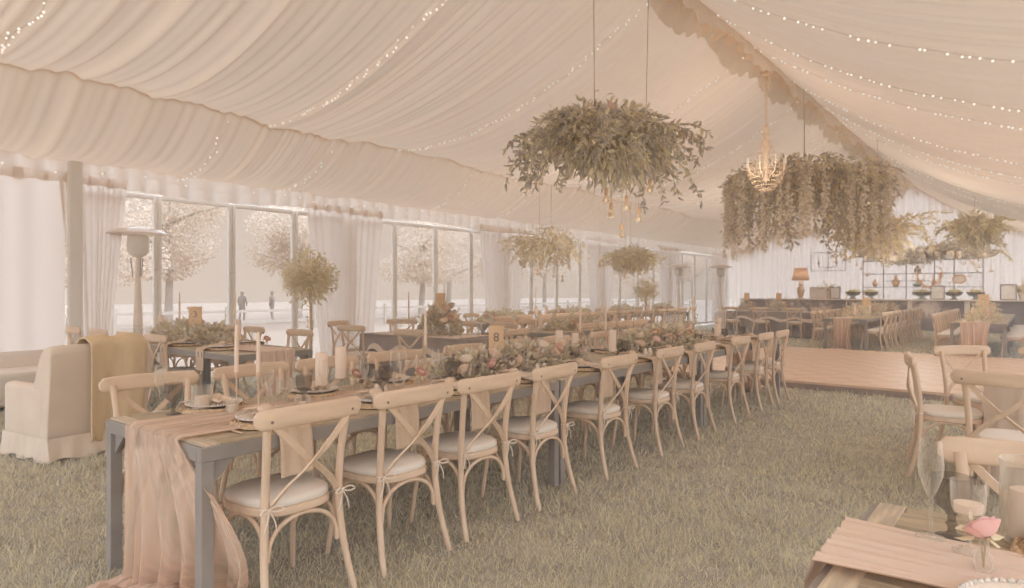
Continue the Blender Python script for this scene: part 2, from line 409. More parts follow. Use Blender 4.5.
# ------------------------------------------------------------------ ground
def lawn_h(x, y): return .0
mb = MB(); mb.grid(40, 60, lambda u, v: (XL + .3 + (XR - XL + 2) * u, YF - 1 + (YB - YF + 1.5) * v, .012 * math.sin(u * 37 + v * 9) * math.sin(v * 51) - .012))
struct('floor', mb, 'lawn')
mb = MB(); mb.grid(60, 60, lambda u, v: (-90 + 140 * u, -30 + 150 * v, -.03 + (.25 * math.sin(u * 14) * math.sin(v * 9) - .25 if u < .5 else -.25)))
struct('ground', mb, 'outground')

def grass_blades(n):
    out = []; th = YAW
    while len(out) < n:
        z = 1.5 * (26 / 1.5) ** (RNG.random(60000) ** 1.15); lx = RNG.uniform(-1.2, 1.2, 60000)
        X = z * (-math.sin(th) + math.cos(th) * lx); Y = z * (math.cos(th) + math.sin(th) * lx)
        ok = (X > XL + .2) & (X < XR) & (Y > -1.5) & (Y < 27) & ~((X > -7.2) & (X < 3) & (Y > 9.9) & (Y < 16.1))
        out.extend(zip(X[ok], Y[ok], z[ok]))
    a = np.array(out[:n])
    cl = np.sin(a[:, 0] * 5.1 + 2 * np.sin(a[:, 1] * 3.3)) * np.sin(a[:, 1] * 6.3 + 1.7 * np.sin(a[:, 0] * 4.1))
    b = np.stack([a[:, 0], a[:, 1], np.full(n, -.005)], 1)
    h = RNG.uniform(.016, .055, n) * (1 + .45 * cl) ; wd = np.clip(.0021 * a[:, 2], .005, .024) * RNG.uniform(.7, 1.3, n)
    d = np.stack([RNG.normal(0, .7, n), RNG.normal(0, .7, n), np.full(n, 1.0)], 1); d /= np.linalg.norm(d, axis=1, keepdims=True)
    ang = RNG.uniform(0, 2 * PI, n); s = np.stack([np.cos(ang), np.sin(ang), np.zeros(n)], 1)
    v = np.empty((n, 3, 3)); v[:, 0] = b - s * wd[:, None] / 2; v[:, 1] = b + s * wd[:, None] / 2; v[:, 2] = b + d * h[:, None] * 1.35
    return v.reshape(-1, 3), np.arange(3 * n).reshape(-1, 3)
v, f = grass_blades(310000)
g = np_obj('grass', v, f, 'blade'); g['kind'] = 'stuff'; g['label'] = 'short mown grass under the tables of the tent'; g['category'] = 'grass'

# raised parquet floor
mb = MB(); mb.box((-2.1, 13.0, .085), (9.8, 6.0, .03))
d = struct('floor', mb, 'parquet', None, False); d.name = 'floor_2'
mb = MB(); mb.box((-2.1, 13.0, .033), (9.84, 6.04, .075), bev=.005)
struct('trim_9', mb, 'stepedge', None, False)

# ------------------------------------------------------------------ tent liner
def fold(y, s, ph=0):
    return 1.4 * (.15 * math.sin(y * 55 + 3 * math.sin(y * 1.9)) + .30 * math.sin(y * 37 + 2.2 * math.sin(y * 3.1 + ph)) + math.sin(y * 9.3 + 1.4 * math.sin(y * 1.7 + ph)) * .5 + math.sin(y * 21.0 + 2 * math.sin(y * 2.3) + ph) * .3 + math.sin(y * 4.1 + ph * 2) * .5) * s
SX, SZ = -9.05, 3.98             # seam between the two liner lengths
def liner_upper(u, y):           # u 0 at the ridge, 1 at the seam
    x = RX + .12 + (SX - RX - .12) * u; bay = (y - 3.45) / 5.0
    sag = .62 * 4 * u * (1 - u) * (.85 + .15 * math.cos(2 * PI * bay)) + .10 * u * (1 - math.cos(2 * PI * bay)) * .5
    yy = y + .35 * math.sin(2 * PI * bay) * u * (1 - .3 * u)
    return Vector((x, yy, RZ + (SZ - RZ) * u - sag + fold(y, .030 * (.4 + .9 * math.sin(u * 2.6)), 1)))
def liner_lower(u, y):
    p = liner_upper(1, y); x = SX + .06 + (XL + .1 - SX - .06) * u; bay = (y - 3.45) / 5.0
    return Vector((x, p.y + .1 * math.sin(2 * PI * bay) * u * (1 - u), p.z + .02 + (EV + .02 - p.z) * u - .30 * 4 * u * (1 - u) + fold(y, .026 * u ** .5 * (1 - .3 * u), 2)))
def liner_right(u, y):
    x = RX - .05 + (XR - RX) * u; bay = (y - 3.45) / 5.0
    sag = 1.05 * 4 * u * (1 - u) * (.9 + .1 * math.cos(2 * PI * bay))
    return Vector((x, y, RZ + .02 + (EV - RZ) * u - sag + fold(y, .024 * (.4 + u), 4)))
for fn, nu in ((liner_upper, 26), (liner_lower, 10), (liner_right, 26)):
    mb = MB(); mb.grid(nu, 1500, lambda u, v, fn=fn: fn(u, YF + (YB - .1 - YF) * v))
    o = struct('ceiling', mb, 'liner')
# ruffled strip along the ridge
mb = MB()
for sgn in (-1, 1):
    mb.grid(8, 700, lambda u, v, sgn=sgn: (RX + sgn * (.05 + .20 * u + .03 * math.sin(v * 400 + 3 * math.sin(v * 31))) , YF + (YB - .3 - YF) * v,
            RZ - .03 - .32 * u * (.8 + .3 * math.sin(v * 90)) + .035 * u * math.sin(v * 520 + 2 * math.sin(v * 47)) - (.10 if sgn < 0 else .16) * u))
struct('trim_1', mb, 'ridge')
# eave valance
mb = MB(); mb.grid(6, 900, lambda u, v: (XL + .12 + .05 * math.sin(v * 640 + 3 * math.sin(v * 57)) * (.3 + u), YF + (YB - YF) * v,
      EV + .06 - (.36 + .05 * math.sin(v * 42) * math.sin(v * 17)) * u))
struct('trim_2', mb, 'valance')

# ------------------------------------------------------------------ left wall: posts, windows, drapes
BAY0, BAY = 3.45, 5.0
for k in range(-1, 6):
    y = BAY0 + BAY * k
    mb = MB(); mb.box((XL + (.25 if k == 0 else -.22), y, EV / 2), (.12, .17, EV), bev=.02)
    struct('post', mb, 'post').name = 'column_%d' % (k + 2)
FT = 2.93
wn = 0
for k in range(0, 6):
    y0 = BAY0 + BAY * k
    ys = [y0 + .08, y0 + 1.25, y0 + 2.5, y0 + 3.75, y0 + 4.92]
    for a, b in zip(ys[:-1], ys[1:]):
        if a > YB - .6: continue
        b = min(b, YB - .4); wn += 1
        mb = MB()
        for yy in (a + .032, b - .032): mb.box((XL - .05, yy, FT / 2), (.07, .06, FT), bev=.012)
        for zz in (.06, FT - .03): mb.box((XL - .05, (a + b) / 2, zz), (.06, b - a - .126, .08), bev=.01)
        fr = struct('window_%d' % wn, mb, 'frame')
        mb = MB(); mb.box((XL - .05, (a + b) / 2, FT / 2), (.006, b - a - .125, FT - .14)); obj('pane', mb, 'pane', fr, False)
        if yy > 0:
            mb = MB(); mb.box((XL - .005, b - .03, 1.75), (.03, .07, .05), bev=.01); mb.box((XL - .008, b - .03, 2.8), (.02, .02, .05)); obj('latch', mb, 'iron' if wn < 0 else 'valance', fr, False)
def drape(y, half_top, half_bot, label, x=XL + .08, top=3.1):
    mb = MB(); ph = random.uniform(0, 6)
    def fn(u, v):
        t = 1 - v; hw = half_bot + (half_top - half_bot) * (1 - t) ** 1.3 if False else half_bot + (half_top - half_bot) * v
        s = (u - .5) * 2
        return (x + .012 * math.sin(u * 62 + ph + 2 * math.sin(u * 9)) + .012 * math.sin(u * 25), y + s * hw, .02 + (top - .02) * v)
    mb.grid(110, 12, fn)
    return tag(obj('curtain', mb, 'drape'), label, 'curtain')
for k in range(1, 6):
    drape(BAY0 + BAY * k - .12, .95, .62, '%s pleated white curtain along the window wall, counted from the armchair' % ORD[k], )
drape(BAY0 - 1.85, 1.78, 1.78, 'wide pleated white curtain beside the draped post near the armchair')
drape(BAY0 + .30, .46, .16, 'narrow gathered white curtain hanging behind the tall patio heater')
# gable curtain
mb = MB(); mb.grid(900, 8, lambda u, v: (XL + (XR - XL) * u, YB - .3 + .022 * math.sin(u * 420 + 2 * math.sin(u * 37)) + .02 * math.sin(u * 170), (.0 + (min(EV + 2.3 * (1 - abs((XL + (XR - XL) * u) - RX) / 7.2), 5.5)) * v)))
struct('wall_back', mb, 'drape')

# fairy light strings that follow the liner
def fairy(fn, y, us, label, n=70, ph=0.0):
    t = thing('fairy_light_string', label, 'string lights', tuple(fn(us[0], y)), 0, 'fairy light strings on the tent liner')
    o = Vector(t.location); pts = [fn(us[0] + (us[1] - us[0]) * i / 30, y) - o + Vector((0, .03 * math.sin(i), -.045)) for i in range(31)]
    c = MB(); c.tube(pts, .0035, 4); obj('wire', c, 'valance', t)
    b = MB()
    for i in range(n):
        if random.random() < .25: continue
        q = (i + random.uniform(-.3, .3)) / n * 30; q = min(max(q, 0), 29.99); k = int(q); p = pts[k].lerp(pts[k + 1], q - k)
        b.ball(p + Vector((0, random.gauss(0, .02), -.012)), .010 + .004 * random.random(), 6, 4)
    o = obj('bulb_run', b, 'fairy', t); o['kind'] = 'stuff'; return t
for i, y in enumerate((2.2, 5.2, 8.0, 11.2, 14.5, 18.0)):
    fairy(liner_upper, y, (.04, .97), '%s fairy light string crossing the window-side liner, counted from the tent entrance' % ORD[i].replace('_', ' '))
for i, y in enumerate((3.4, 5.2, 7.2, 9.0, 10.8, 12.8, 14.6, 16.6, 19, 22)):
    fairy(liner_right, y, (.04, .72), '%s fairy light string on the liner slope away from the windows' % ORD[i], 60)
for i, y in enumerate((4.6, 6.9, 9.8, 12.5)):
    fairy(liner_lower, y, (.05, .95), '%s short fairy light string on the lower liner strip above the windows' % ORD[i], 16)
def valance_string():
    t = thing('fairy_light_string', 'long fairy light string running along the eave valance over the windows', 'string lights', (XL + .25, 0, EV - .02))
    pts = [Vector((.02 * math.sin(i), -1 + i * .3, .05 * math.sin(i * .8) - .12)) for i in range(95)]
    c = MB(); c.tube(pts, .004, 4); obj('wire', c, 'valance', t); b = MB()
    for p in pts:
        if random.random() < .7: b.ball(p + Vector((.02, 0, 0)), .013, 6, 4)
    obj('bulb_run', b, 'fairy', t)['kind'] = 'stuff'
valance_string()

# ------------------------------------------------------------------ outside
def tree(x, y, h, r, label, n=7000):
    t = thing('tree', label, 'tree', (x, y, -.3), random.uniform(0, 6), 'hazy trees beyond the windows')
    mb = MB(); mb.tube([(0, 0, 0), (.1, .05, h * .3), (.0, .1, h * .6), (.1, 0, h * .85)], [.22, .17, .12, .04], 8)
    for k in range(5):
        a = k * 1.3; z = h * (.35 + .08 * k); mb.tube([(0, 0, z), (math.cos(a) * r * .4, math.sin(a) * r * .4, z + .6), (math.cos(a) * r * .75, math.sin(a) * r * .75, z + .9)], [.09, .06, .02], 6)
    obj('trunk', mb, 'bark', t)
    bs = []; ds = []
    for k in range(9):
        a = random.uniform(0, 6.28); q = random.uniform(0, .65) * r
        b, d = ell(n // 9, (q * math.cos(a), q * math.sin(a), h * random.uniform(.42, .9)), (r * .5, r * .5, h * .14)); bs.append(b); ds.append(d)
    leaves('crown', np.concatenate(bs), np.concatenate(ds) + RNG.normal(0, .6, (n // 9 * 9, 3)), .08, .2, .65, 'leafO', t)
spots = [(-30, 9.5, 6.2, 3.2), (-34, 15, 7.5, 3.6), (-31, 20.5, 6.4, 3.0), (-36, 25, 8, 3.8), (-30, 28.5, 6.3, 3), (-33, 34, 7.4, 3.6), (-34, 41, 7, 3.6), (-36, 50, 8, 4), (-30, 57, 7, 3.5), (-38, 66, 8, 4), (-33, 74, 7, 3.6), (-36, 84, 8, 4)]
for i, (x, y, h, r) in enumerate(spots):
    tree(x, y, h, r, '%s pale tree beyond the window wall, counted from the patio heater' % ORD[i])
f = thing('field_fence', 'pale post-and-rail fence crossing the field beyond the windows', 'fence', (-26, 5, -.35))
for k in range(16):
    mb = MB(); mb.box((0, k * 4.2 - 8, .55), (.12, .12, 1.1)); obj('post', mb, 'fencewood', f)
for z in (.45, .9):
    mb = MB(); mb.box((0, 24, z), (.05, 64, .12)); obj('rail', mb, 'fencewood', f)
def person(loc, rz, label, turn):
    mb = MB()
    def limb(pts, rs): mb.tube(pts, rs, 10)
    me = bpy.data.meshes.new('person'); J = [((0, 0, .95), .14), ((0, 0, 1.15), .13), ((0, 0, 1.38), .15), ((0, 0, 1.5), .06), ((0, .01, 1.6), .085), ((0, .015, 1.7), .075),
         ((.19, 0, 1.4), .06), ((.24, .02, 1.14), .045), ((.21, .12, .92), .035), ((-.19, 0, 1.4), .06), ((-.25, .0, 1.14), .045), ((-.22, .08, .9), .035),
         ((.1, 0, .9), .1), ((.11, .04, .5), .07), ((.11, -.02, .08), .045), ((.11, .13, .04), .04), ((-.1, 0, .9), .1), ((-.12, -.02, .5), .07), ((-.12, -.08, .08), .045), ((-.12, .07, .04), .04)]
    E = [(0, 1), (1, 2), (2, 3), (3, 4), (4, 5), (2, 6), (6, 7), (7, 8), (2, 9), (9, 10), (10, 11), (0, 12), (12, 13), (13, 14), (14, 15), (0, 16), (16, 17), (17, 18), (18, 19)]
    me.from_pydata([j[0] for j in J], E, []); o = bpy.data.objects.new('person', me); C.objects.link(o)
    me.materials.append(M['darkfig']); s = o.modifiers.new('skin', 'SKIN')
    for i, j in enumerate(J): me.skin_vertices[0].data[i].radius = (j[1], j[1]); 
    me.skin_vertices[0].data[0].use_root = True
    o.modifiers.new('sub', 'SUBSURF').levels = 1; o.modifiers['sub'].render_levels = 2
    o.location = loc; o.rotation_euler = (0, 0, rz); tag(o, label, 'person')
    hb = MB(); hb.ball((0, -.012, 1.665), .1, 12, 8, sq=(.9, 1, 1)); obj('hair', hb, 'bark', o)
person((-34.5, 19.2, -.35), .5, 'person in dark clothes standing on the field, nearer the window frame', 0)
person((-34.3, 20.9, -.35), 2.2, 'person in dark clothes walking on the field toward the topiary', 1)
# ------------------------------------------------------------------ cross-back chair
def outline(n, wf, wb, d, e=2.9):
    pts = []
    for k in range(n):
        a = 2 * PI * k / n; c, s = math.cos(a), math.sin(a)
        x = abs(c) ** (2 / e) * (1 if c > 0 else -1); y = abs(s) ** (2 / e) * (1 if s > 0 else -1)
        hw = (wb + (wf - wb) * (y + 1) / 2) / 2
        pts.append((x * hw, y * d / 2))
    return pts
def slab(mb, rings):
    """rings: list of (outline, z); stacked into a closed solid"""
    k = len(rings[0][0]); vs = []; fs = []
    for o, z in rings: vs += [(x, y, z) for x, y in o]
    for i in range(len(rings) - 1): fs += [(i * k + j, i * k + (j + 1) % k, (i + 1) * k + (j + 1) % k, (i + 1) * k + j) for j in range(k)]
    fs += [tuple(range(k - 1, -1, -1)), tuple((len(rings) - 1) * k + j for j in range(k))]
    return mb.add(vs, fs)
def off(o, s): return [(x * s, y * s) for x, y in o]
def smooth_path(pts, n):
    """Catmull-Rom through pts"""
    P_ = [Vector(p) for p in pts]; P_ = [P_[0] * 2 - P_[1]] + P_ + [P_[-1] * 2 - P_[-2]]; out = []
    seg = len(P_) - 3
    for i in range(n + 1):
        t = i / n * seg; k = min(int(t), seg - 1); t -= k; a, b, c, d = P_[k:k + 4]
        out.append(.5 * ((2 * b) + (c - a) * t + (2 * a - 5 * b + 4 * c - d) * t * t + (3 * b - a - 3 * c + d) * t ** 3))
    return out
def make_chair(label, group):
    t = thing('cross_back_chair', label, 'chair', group=group)
    o = outline(40, .445, .39, .425)
    mb = MB(); slab(mb, [(off(o, .965), .422), (off(o, 1), .428), (off(o, 1), .452), (off(o, .97), .459)]); obj('seat_frame', mb, 'woodrail', t)
    c = MB(); slab(c, [(off(o, .9), .459), (off(o, .965), .463), (off(o, .985), .475), (off(o, .97), .490), (off(o, .9), .499), (off(o, .6), .504), (off(o, .2), .505)])
    cu = obj('cushion', c, 'cushion', t)
    for sg in (-1, 1):
        b = MB(); x0, y0 = sg * .188, -.20
        ring = [(x0 + .024 * math.cos(a), y0 + .024 * math.sin(a), .478) for a in [i * PI / 5 for i in range(11)]]; b.tube(ring, .0035, 5)
        for q in (-1, 1):
            b.tube(smooth_path([(x0, y0 - .024, .478), (x0 + q * .03, y0 - .045, .492), (x0 + q * .055, y0 - .05, .475), (x0 + q * .025, y0 - .04, .468), (x0, y0 - .026, .476)], 12), .0035, 5)
            b.tube(smooth_path([(x0, y0 - .026, .476), (x0 + q * .018, y0 - .04, .43), (x0 + q * .03, y0 - .035, .385)], 8), .003, 5)
        b.ball((x0, y0 - .028, .477), .008, 6, 5)
        obj('tie', b, 'tie', cu)
    for sg in (-1, 1):
        l = MB(); l.tube(smooth_path([(sg * .225, -.275, 0), (sg * .213, -.236, .13), (sg * .2, -.205, .28), (sg * .19, -.195, .44), (sg * .19, -.203, .6), (sg * .197, -.222, .75), (sg * .207, -.242, .862)], 18), [.0145 + .0035 * min(1, i / 6) for i in range(19)], 10); obj('leg', l, 'wood', t)
        l = MB(); l.tube(smooth_path([(sg * .212, .207, 0), (sg * .2, .19, .15), (sg * .19, .172, .3), (sg * .187, .165, .43)], 10), [.0135 + .003 * i / 10 for i in range(11)], 10); obj('leg', l, 'wood', t)
    n = 22; sec = [(math.copysign(abs(math.cos(a)) ** .7, math.cos(a)) * .0175, math.copysign(abs(math.sin(a)) ** .7, math.sin(a)) * .044) for a in [2 * PI * k / 14 for k in range(14)]]
    pth = []; sc = []
    for i in range(n + 1):
        u = i / n * 2 - 1; pth.append((u * .272, -.252 - .03 * (1 - u * u) + .004, .862 + .006 * (1 - u * u))); sc.append(1 if abs(u) < .93 else max(.45, (1 - ((abs(u) - .93) / .07) ** 2) ** .5))
    mb = MB(); mb.sweep(pth, sec, (0, 1, 0), 0, True, sc)
    for sg in (-1, 1): mb.lathe([(.0001, .004), (.007, .003), (.008, -.002)], (0, 0, 0), 8, 1); k = 24; vs = mb.v[-k:]; mb.v[-k:] = [(sg * .205 + x, -.276 - z, .855 + y) for x, y, z in vs]
    obj('top_rail', mb, ['woodrail', 'ink'], t)
    for sg in (-1, 1):
        s = MB(); dy = -.006 * sg
        s.flat(smooth_path([(sg * .192, -.262 + dy, .842), (sg * .1, -.268 + dy, .745), (0, -.262 + dy * 1.3, .655), (-sg * .1, -.238 + dy, .57), (-sg * .172, -.212 + dy, .49)], 14), .027, .009, (1, 0, .6 * sg)); obj('cross_slat', s, 'wood', t)
    def arch(f, h0, h1):
        b = MB(); b.tube([f(-math.cos(a), h0 + (h1 - h0) * math.sin(a) ** .75 if math.sin(a) > 0 else h0) for a in [PI * i / 18 for i in range(19)]], .0105, 8); obj('arch_brace', b, 'wood', t)
    arch(lambda u, z: (u * .178, -.197 + .0, z), .245, .415)
    arch(lambda u, z: (u * .172, .168, z), .25, .418)
    for sg in (-1, 1): arch(lambda u, z, sg=sg: (sg * (.186 + .0 * u), -.02 + u * .165, z), .25, .418)
    return t
def chair(x, y, rz, label, group=None): return place(make_chair, 'chair', (x, y, 0), rz + random.gauss(0, .03), label, group)

# ------------------------------------------------------------------ trestle tables
def make_table(label, group, Lx, W, dark=True):
    """long axis y, origin at the middle on the ground"""
    t = thing('banquet_table', label, 'table', group=group); st = 'steel'
    mb = MB()
    for sg in (-1, 1):
        mb.box((sg * (W / 2 - .02), 0, .722), (.04, Lx, .062), bev=.004)
        mb.box((0, sg * (Lx / 2 - .02), .722), (W - .08, .04, .062), bev=.004)
    obj('frame', mb, st, t, False)
    mb = MB(); npl = 6; pw = (W - .13) / npl
    for k in range(npl): mb.box((-(W - .13) / 2 + pw * (k + .5), 0, .748), (pw - .004, Lx - .16, .024), bev=.003)
    for sg in (-1, 1): mb.box((0, sg * (Lx / 2 - .055), .7485), (W - .02, .07, .0245), mi=1, bev=.003)
    for sg in (-1, 1): mb.box((sg * (W / 2 - .035), 0, .7487), (.05, Lx - .19, .0245), bev=.003)
    obj('tabletop', mb, ['board', 'board2'], t, False)
    for sx in (-1, 1):
        for sy in (-1, 1):
            l = MB(); x, y = sx * (W / 2 - .03), sy * (Lx / 2 - .03)
            l.box((x, y, .346), (.056, .056, .692), bev=.004)
            l.prism([(0, 0), (.11, 0), (0, -.11)], (0, -sy, 0), (0, 0, 1), (x, y - sy * .027, .693), .012)
            l.prism([(0, 0), (.11, 0), (0, -.11)], (-sx, 0, 0), (0, 0, 1), (x - sx * .027, y, .693), .012)
            obj('leg', l, st, t, False)
    return t
def table(x, y, rz, Lx, W, label, group=None):
    return place(lambda l, g: make_table(l, g, Lx, W), ('table', Lx, W), (x, y, 0), rz, label, group)

# ------------------------------------------------------------------ table ware
def one(name, mbs, label, cat, group=None):
    """a thing whose parts are (part name, builder, material)"""
    t = thing(name, label, cat, group=group)
    for p, b, m in mbs: obj(p, b, m, t)
    return t
def mk_charger(l, g):
    mb = MB(); mb.lathe([(.0001, .012), (.12, .012), (.15, .02), (.168, .016), (.170, .006), (.15, 0), (.0001, 0)], n=40)
    for k in range(3): 
        r = .128 + .016 * k; n = 60; mb.tube([((r + .002 * math.sin(i * 2.1)) * math.cos(2 * PI * i / n), (r + .002 * math.sin(i * 2.1)) * math.sin(2 * PI * i / n), .019 + .002 * (i % 2)) for i in range(n + 1)], .0065, 6)
    return tag(obj('charger_plate', mb, 'rattan'), l, 'plate', g)
def mk_plate(l, g):
    mb = MB(); mb.lathe([(.0001, .006), (.08, .006), (.105, .014), (.142, .020), (.142, .024), (.105, .018), (.08, .010), (.0001, .010)], n=40)
    t = one('glass_plate', [('dish', mb, 'white')], l, 'plate', g); b = MB()
    for k in range(56): a = 2 * PI * k / 56; b.ball((.138 * math.cos(a), .138 * math.sin(a), .026), .0065, 6, 4)
    obj('beaded_rim', b, 'bead', t); return t
def mk_napkin(l, g):
    """knotted over the plate, its tail over the table edge towards +y"""
    mb = MB()
    prof = [(-.07, .03), (-.03, .045), (.02, .05), (.08, .034), (.14, .016), (.19, .012), (.222, .006), (.232, -.03), (.234, -.10), (.234, -.17), (.236, -.225)]
    def fn(u, v):
        k = v * (len(prof) - 1); i = min(int(k), len(prof) - 2); q = k - i; y = prof[i][0] * (1 - q) + prof[i + 1][0] * q; z = prof[i][1] * (1 - q) + prof[i + 1][1] * q
        wd = .055 + .03 * min(1, max(0, (v - .1) / .5)) if v > .12 else .045
        s = (u - .5) * 2; a = 7 * s
        n = .006 * math.sin(a + 2 * v)
        return (s * wd + .01 * math.sin(v * 5), y + (n if v > .6 else 0), z + (n if v <= .6 else 0) - .01 * abs(s) * (v < .3))
    mb.grid(14, 40, fn); o = tag(obj('napkin', mb, 'napkin'), l, 'napkin', g)
    mo = o.modifiers.new('thick', 'SOLIDIFY'); mo.thickness = .004
    k = MB(); k.ball((0, -.02, .05), .036, 12, 8, sq=(1.15, .9, .62)); k.grid(8, 8, lambda u, v: ((u - .5) * .1 + .02 * (v - .5), -.04 - .09 * v, .05 - .012 * v + .012 * math.sin(u * 9) * (1 - v * .3))); obj('knot', k, 'napkin', o); return o
def shell(prof, th=.0016):
    """outer profile plus a thin inner wall"""
    return prof + [(max(r - th, .0002), z) for r, z in reversed(prof[-5:])]
def mk_flute(l, g):
    mb = MB(); mb.lathe([(.034, 0), (.033, .003), (.012, .007), (.0045, .014), (.004, .09), (.006, .105), (.016, .125), (.026, .155), (.029, .18), (.0265, .215), (.024, .245)], n=20)
    return tag(obj('champagne_flute', mb, 'glass'), l, 'glass', g)
def mk_goblet(l, g):
    mb = MB(); mb.lathe([(.036, 0), (.035, .004), (.016, .009), (.008, .018), (.009, .03), (.014, .036), (.009, .042), (.009, .058), (.014, .066), (.036, .085), (.043, .11), (.045, .135), (.043, .16)], n=24, facet=.05)
    return tag(obj('smoked_goblet', mb, 'smoke'), l, 'glass', g)
def mk_wine(l, g):
    mb = MB(); mb.lathe([(.036, 0), (.035, .003), (.012, .006), (.005, .015), (.005, .075), (.012, .085), (.03, .098), (.038, .12), (.04, .15), (.039, .19)], n=22)
    return tag(obj('wine_glass', mb, 'glass'), l, 'glass', g)
def mk_cut(l, g):
    mb = MB(); mb.lathe([(.034, 0), (.033, .004), (.014, .01), (.011, .02), (.017, .03), (.011, .04), (.012, .055), (.034, .075), (.038, .10), (.039, .14)], n=24, facet=.06)
    return tag(obj('cut_crystal_goblet', mb, 'glass'), l, 'glass', g)
def mk_ball(l, g):
    t = one('tealight_holder', [], l, 'candle holder', g); mb = MB(); mb.lathe([(.022, 0), (.034, .008), (.043, .03), (.043, .045), (.034, .066), (.029, .072)], n=24, facet=.04); obj('glass_bowl', mb, 'glass', t)
    c = MB(); c.lathe([(.018, .012), (.019, .028), (.0001, .028)], n=12); obj('tealight', c, 'wax', t); return t
def mk_hurr(l, g):
    t = one('hurricane_candle', [], l, 'candle', g); mb = MB(); mb.lathe([(.05, 0), (.05, .004), (.052, .01), (.052, .135), (.055, .142), (.0535, .142), (.0505, .134), (.0505, .012)], n=28); obj('glass_cylinder', mb, 'glass', t)
    c = MB(); c.lathe([(.036, .006), (.0365, .07), (.034, .09), (.0001, .088)], n=20); o = obj('pillar_candle', c, 'wax', t); w_ = MB(); w_.tube([(0, 0, .088), (.002, 0, .1)], .0012, 5); obj('wick', w_, 'wick', o); return t
def pillar(h):
    def f(l, g):
        t = one('pillar_candle', [], l, 'candle', g); mb = MB(); mb.lathe([(.04, 0), (.039, .005), (.014, .012), (.012, .03), (.024, .045), (.014, .058), (.016, .066), (.044, .074), (.044, .078), (.0001, .078)], n=20); obj('glass_foot', mb, 'glass', t)
        c = MB(); c.lathe([(.0345, .079), (.035, .085), (.035, .075 + h), (.031, .079 + h), (.0001, .077 + h)], n=20); o = obj('wax', c, 'wax', t); w_ = MB(); w_.tube([(0, 0, .077 + h), (.002, 0, .09 + h)], .0015, 5); obj('wick', w_, 'wick', o); return t
    return f
def taper(hs, hc):
    def f(l, g):
        t = one('taper_candlestick', [], l, 'candle', g); mb = MB(); mb.lathe([(.042, 0), (.042, .006), (.01, .014), (.0045, .03), (.0045, hs - .03), (.011, hs - .024), (.013, hs), (.0001, hs)], n=14); obj('brass_stick', mb, 'brass', t)
        c = MB(); c.lathe([(.0115, hs), (.011, hs + hc * .6), (.008, hs + hc - .01), (.0001, hs + hc)], n=12); o = obj('taper_candle', c, 'wax', t); w_ = MB(); w_.tube([(0, 0, hs + hc - .004), (.001, 0, hs + hc + .01)], .0012, 5); obj('wick', w_, 'wick', o); return t
    return f
def mk_shaker(l, g):
    t = one('white_shaker', [], l, 'shaker', g); mb = MB(); mb.lathe([(.022, 0), (.024, .006), (.022, .04), (.0165, .055), (.017, .064), (.012, .074), (.0001, .077)], n=16); obj('body', mb, 'white', t)
    c = MB(); 
    for k in range(5): a = k * 1.257; c.ball((.006 * math.cos(a), .006 * math.sin(a), .0755), .0012, 4, 3)
    obj('holes', c, 'ink', t); return t
def mk_budvase(col):
    def f(l, g):
        t = one('bud_vase', [], l, 'flower', g); mb = MB(); mb.lathe([(.018, 0), (.02, .004), (.022, .03), (.012, .05), (.01, .07), (.013, .078)], n=14); obj('glass_vase', mb, 'glass', t)
        s = MB(); s.tube([(0, 0, .01), (.003, 0, .06), (.0, .0, .1)], .002, 5); s.tube([(0, 0, .01), (-.004, .003, .06), (-.02, .01, .09)], .0015, 5); obj('stem', s, 'twig', t)
        rose(col, .033, t, (0, 0, .1), .65, .1)
        b, d = ell(7, (0, 0, .088), (.02, .02, .01)); leaves('leaf_spray', b, d, .03, .05, .5, 'leafB', t); return t
    return f
def mk_knife(l, g):
    mb = MB(); mb.flat([(0, -.11, .004), (0, -.02, .006), (0, .03, .005), (0, .11, .003)], .014, .003, (1, 0, 0)); mb.sweep([(0, -.115, .005), (0, -.06, .006), (0, -.01, .005)], [(.008 * math.cos(a), .004 * math.sin(a)) for a in [k * PI / 4 for k in range(8)]], (1, 0, 0)); return tag(obj('table_knife', mb, 'brass'), l, 'cutlery', g)
def text_mesh(s, size):
    cu = bpy.data.curves.new('t', 'FONT'); cu.body = s; cu.size = size; cu.align_x = 'CENTER'; cu.align_y = 'CENTER'; cu.extrude = .0012
    o = bpy.data.objects.new('t', cu); C.objects.link(o); dg = bpy.context.evaluated_depsgraph_get()
    me = bpy.data.meshes.new_from_object(o.evaluated_get(dg)); bpy.data.objects.remove(o); return me
def sign(x, y, z, rz, label, text=None, h=.17, w_=.11):
    t = thing('table_number_sign', label, 'sign', (x, y, z), rz, None)
    mb = MB(); mb.box((0, 0, h / 2 + .01), (w_, .014, h), bev=.002); obj('board', mb, 'rose wood', t, False)
    mb = MB(); mb.box((0, .0, .008), (w_ * .9, .07, .016), bev=.003); mb.box((-.0, .04, .05), (.02, .008, .1), R=Matrix.Rotation(.5, 3, 'X')); obj('foot', mb, 'rose wood', t, False)
    if text:
        me = text_mesh(text, .1); me.materials.clear(); me.materials.append(M['ink']); o = link('numeral', me, t); o.location = (0, -.0082, h / 2 + .015); o.rotation_euler = (PI / 2, 0, 0)
    return t
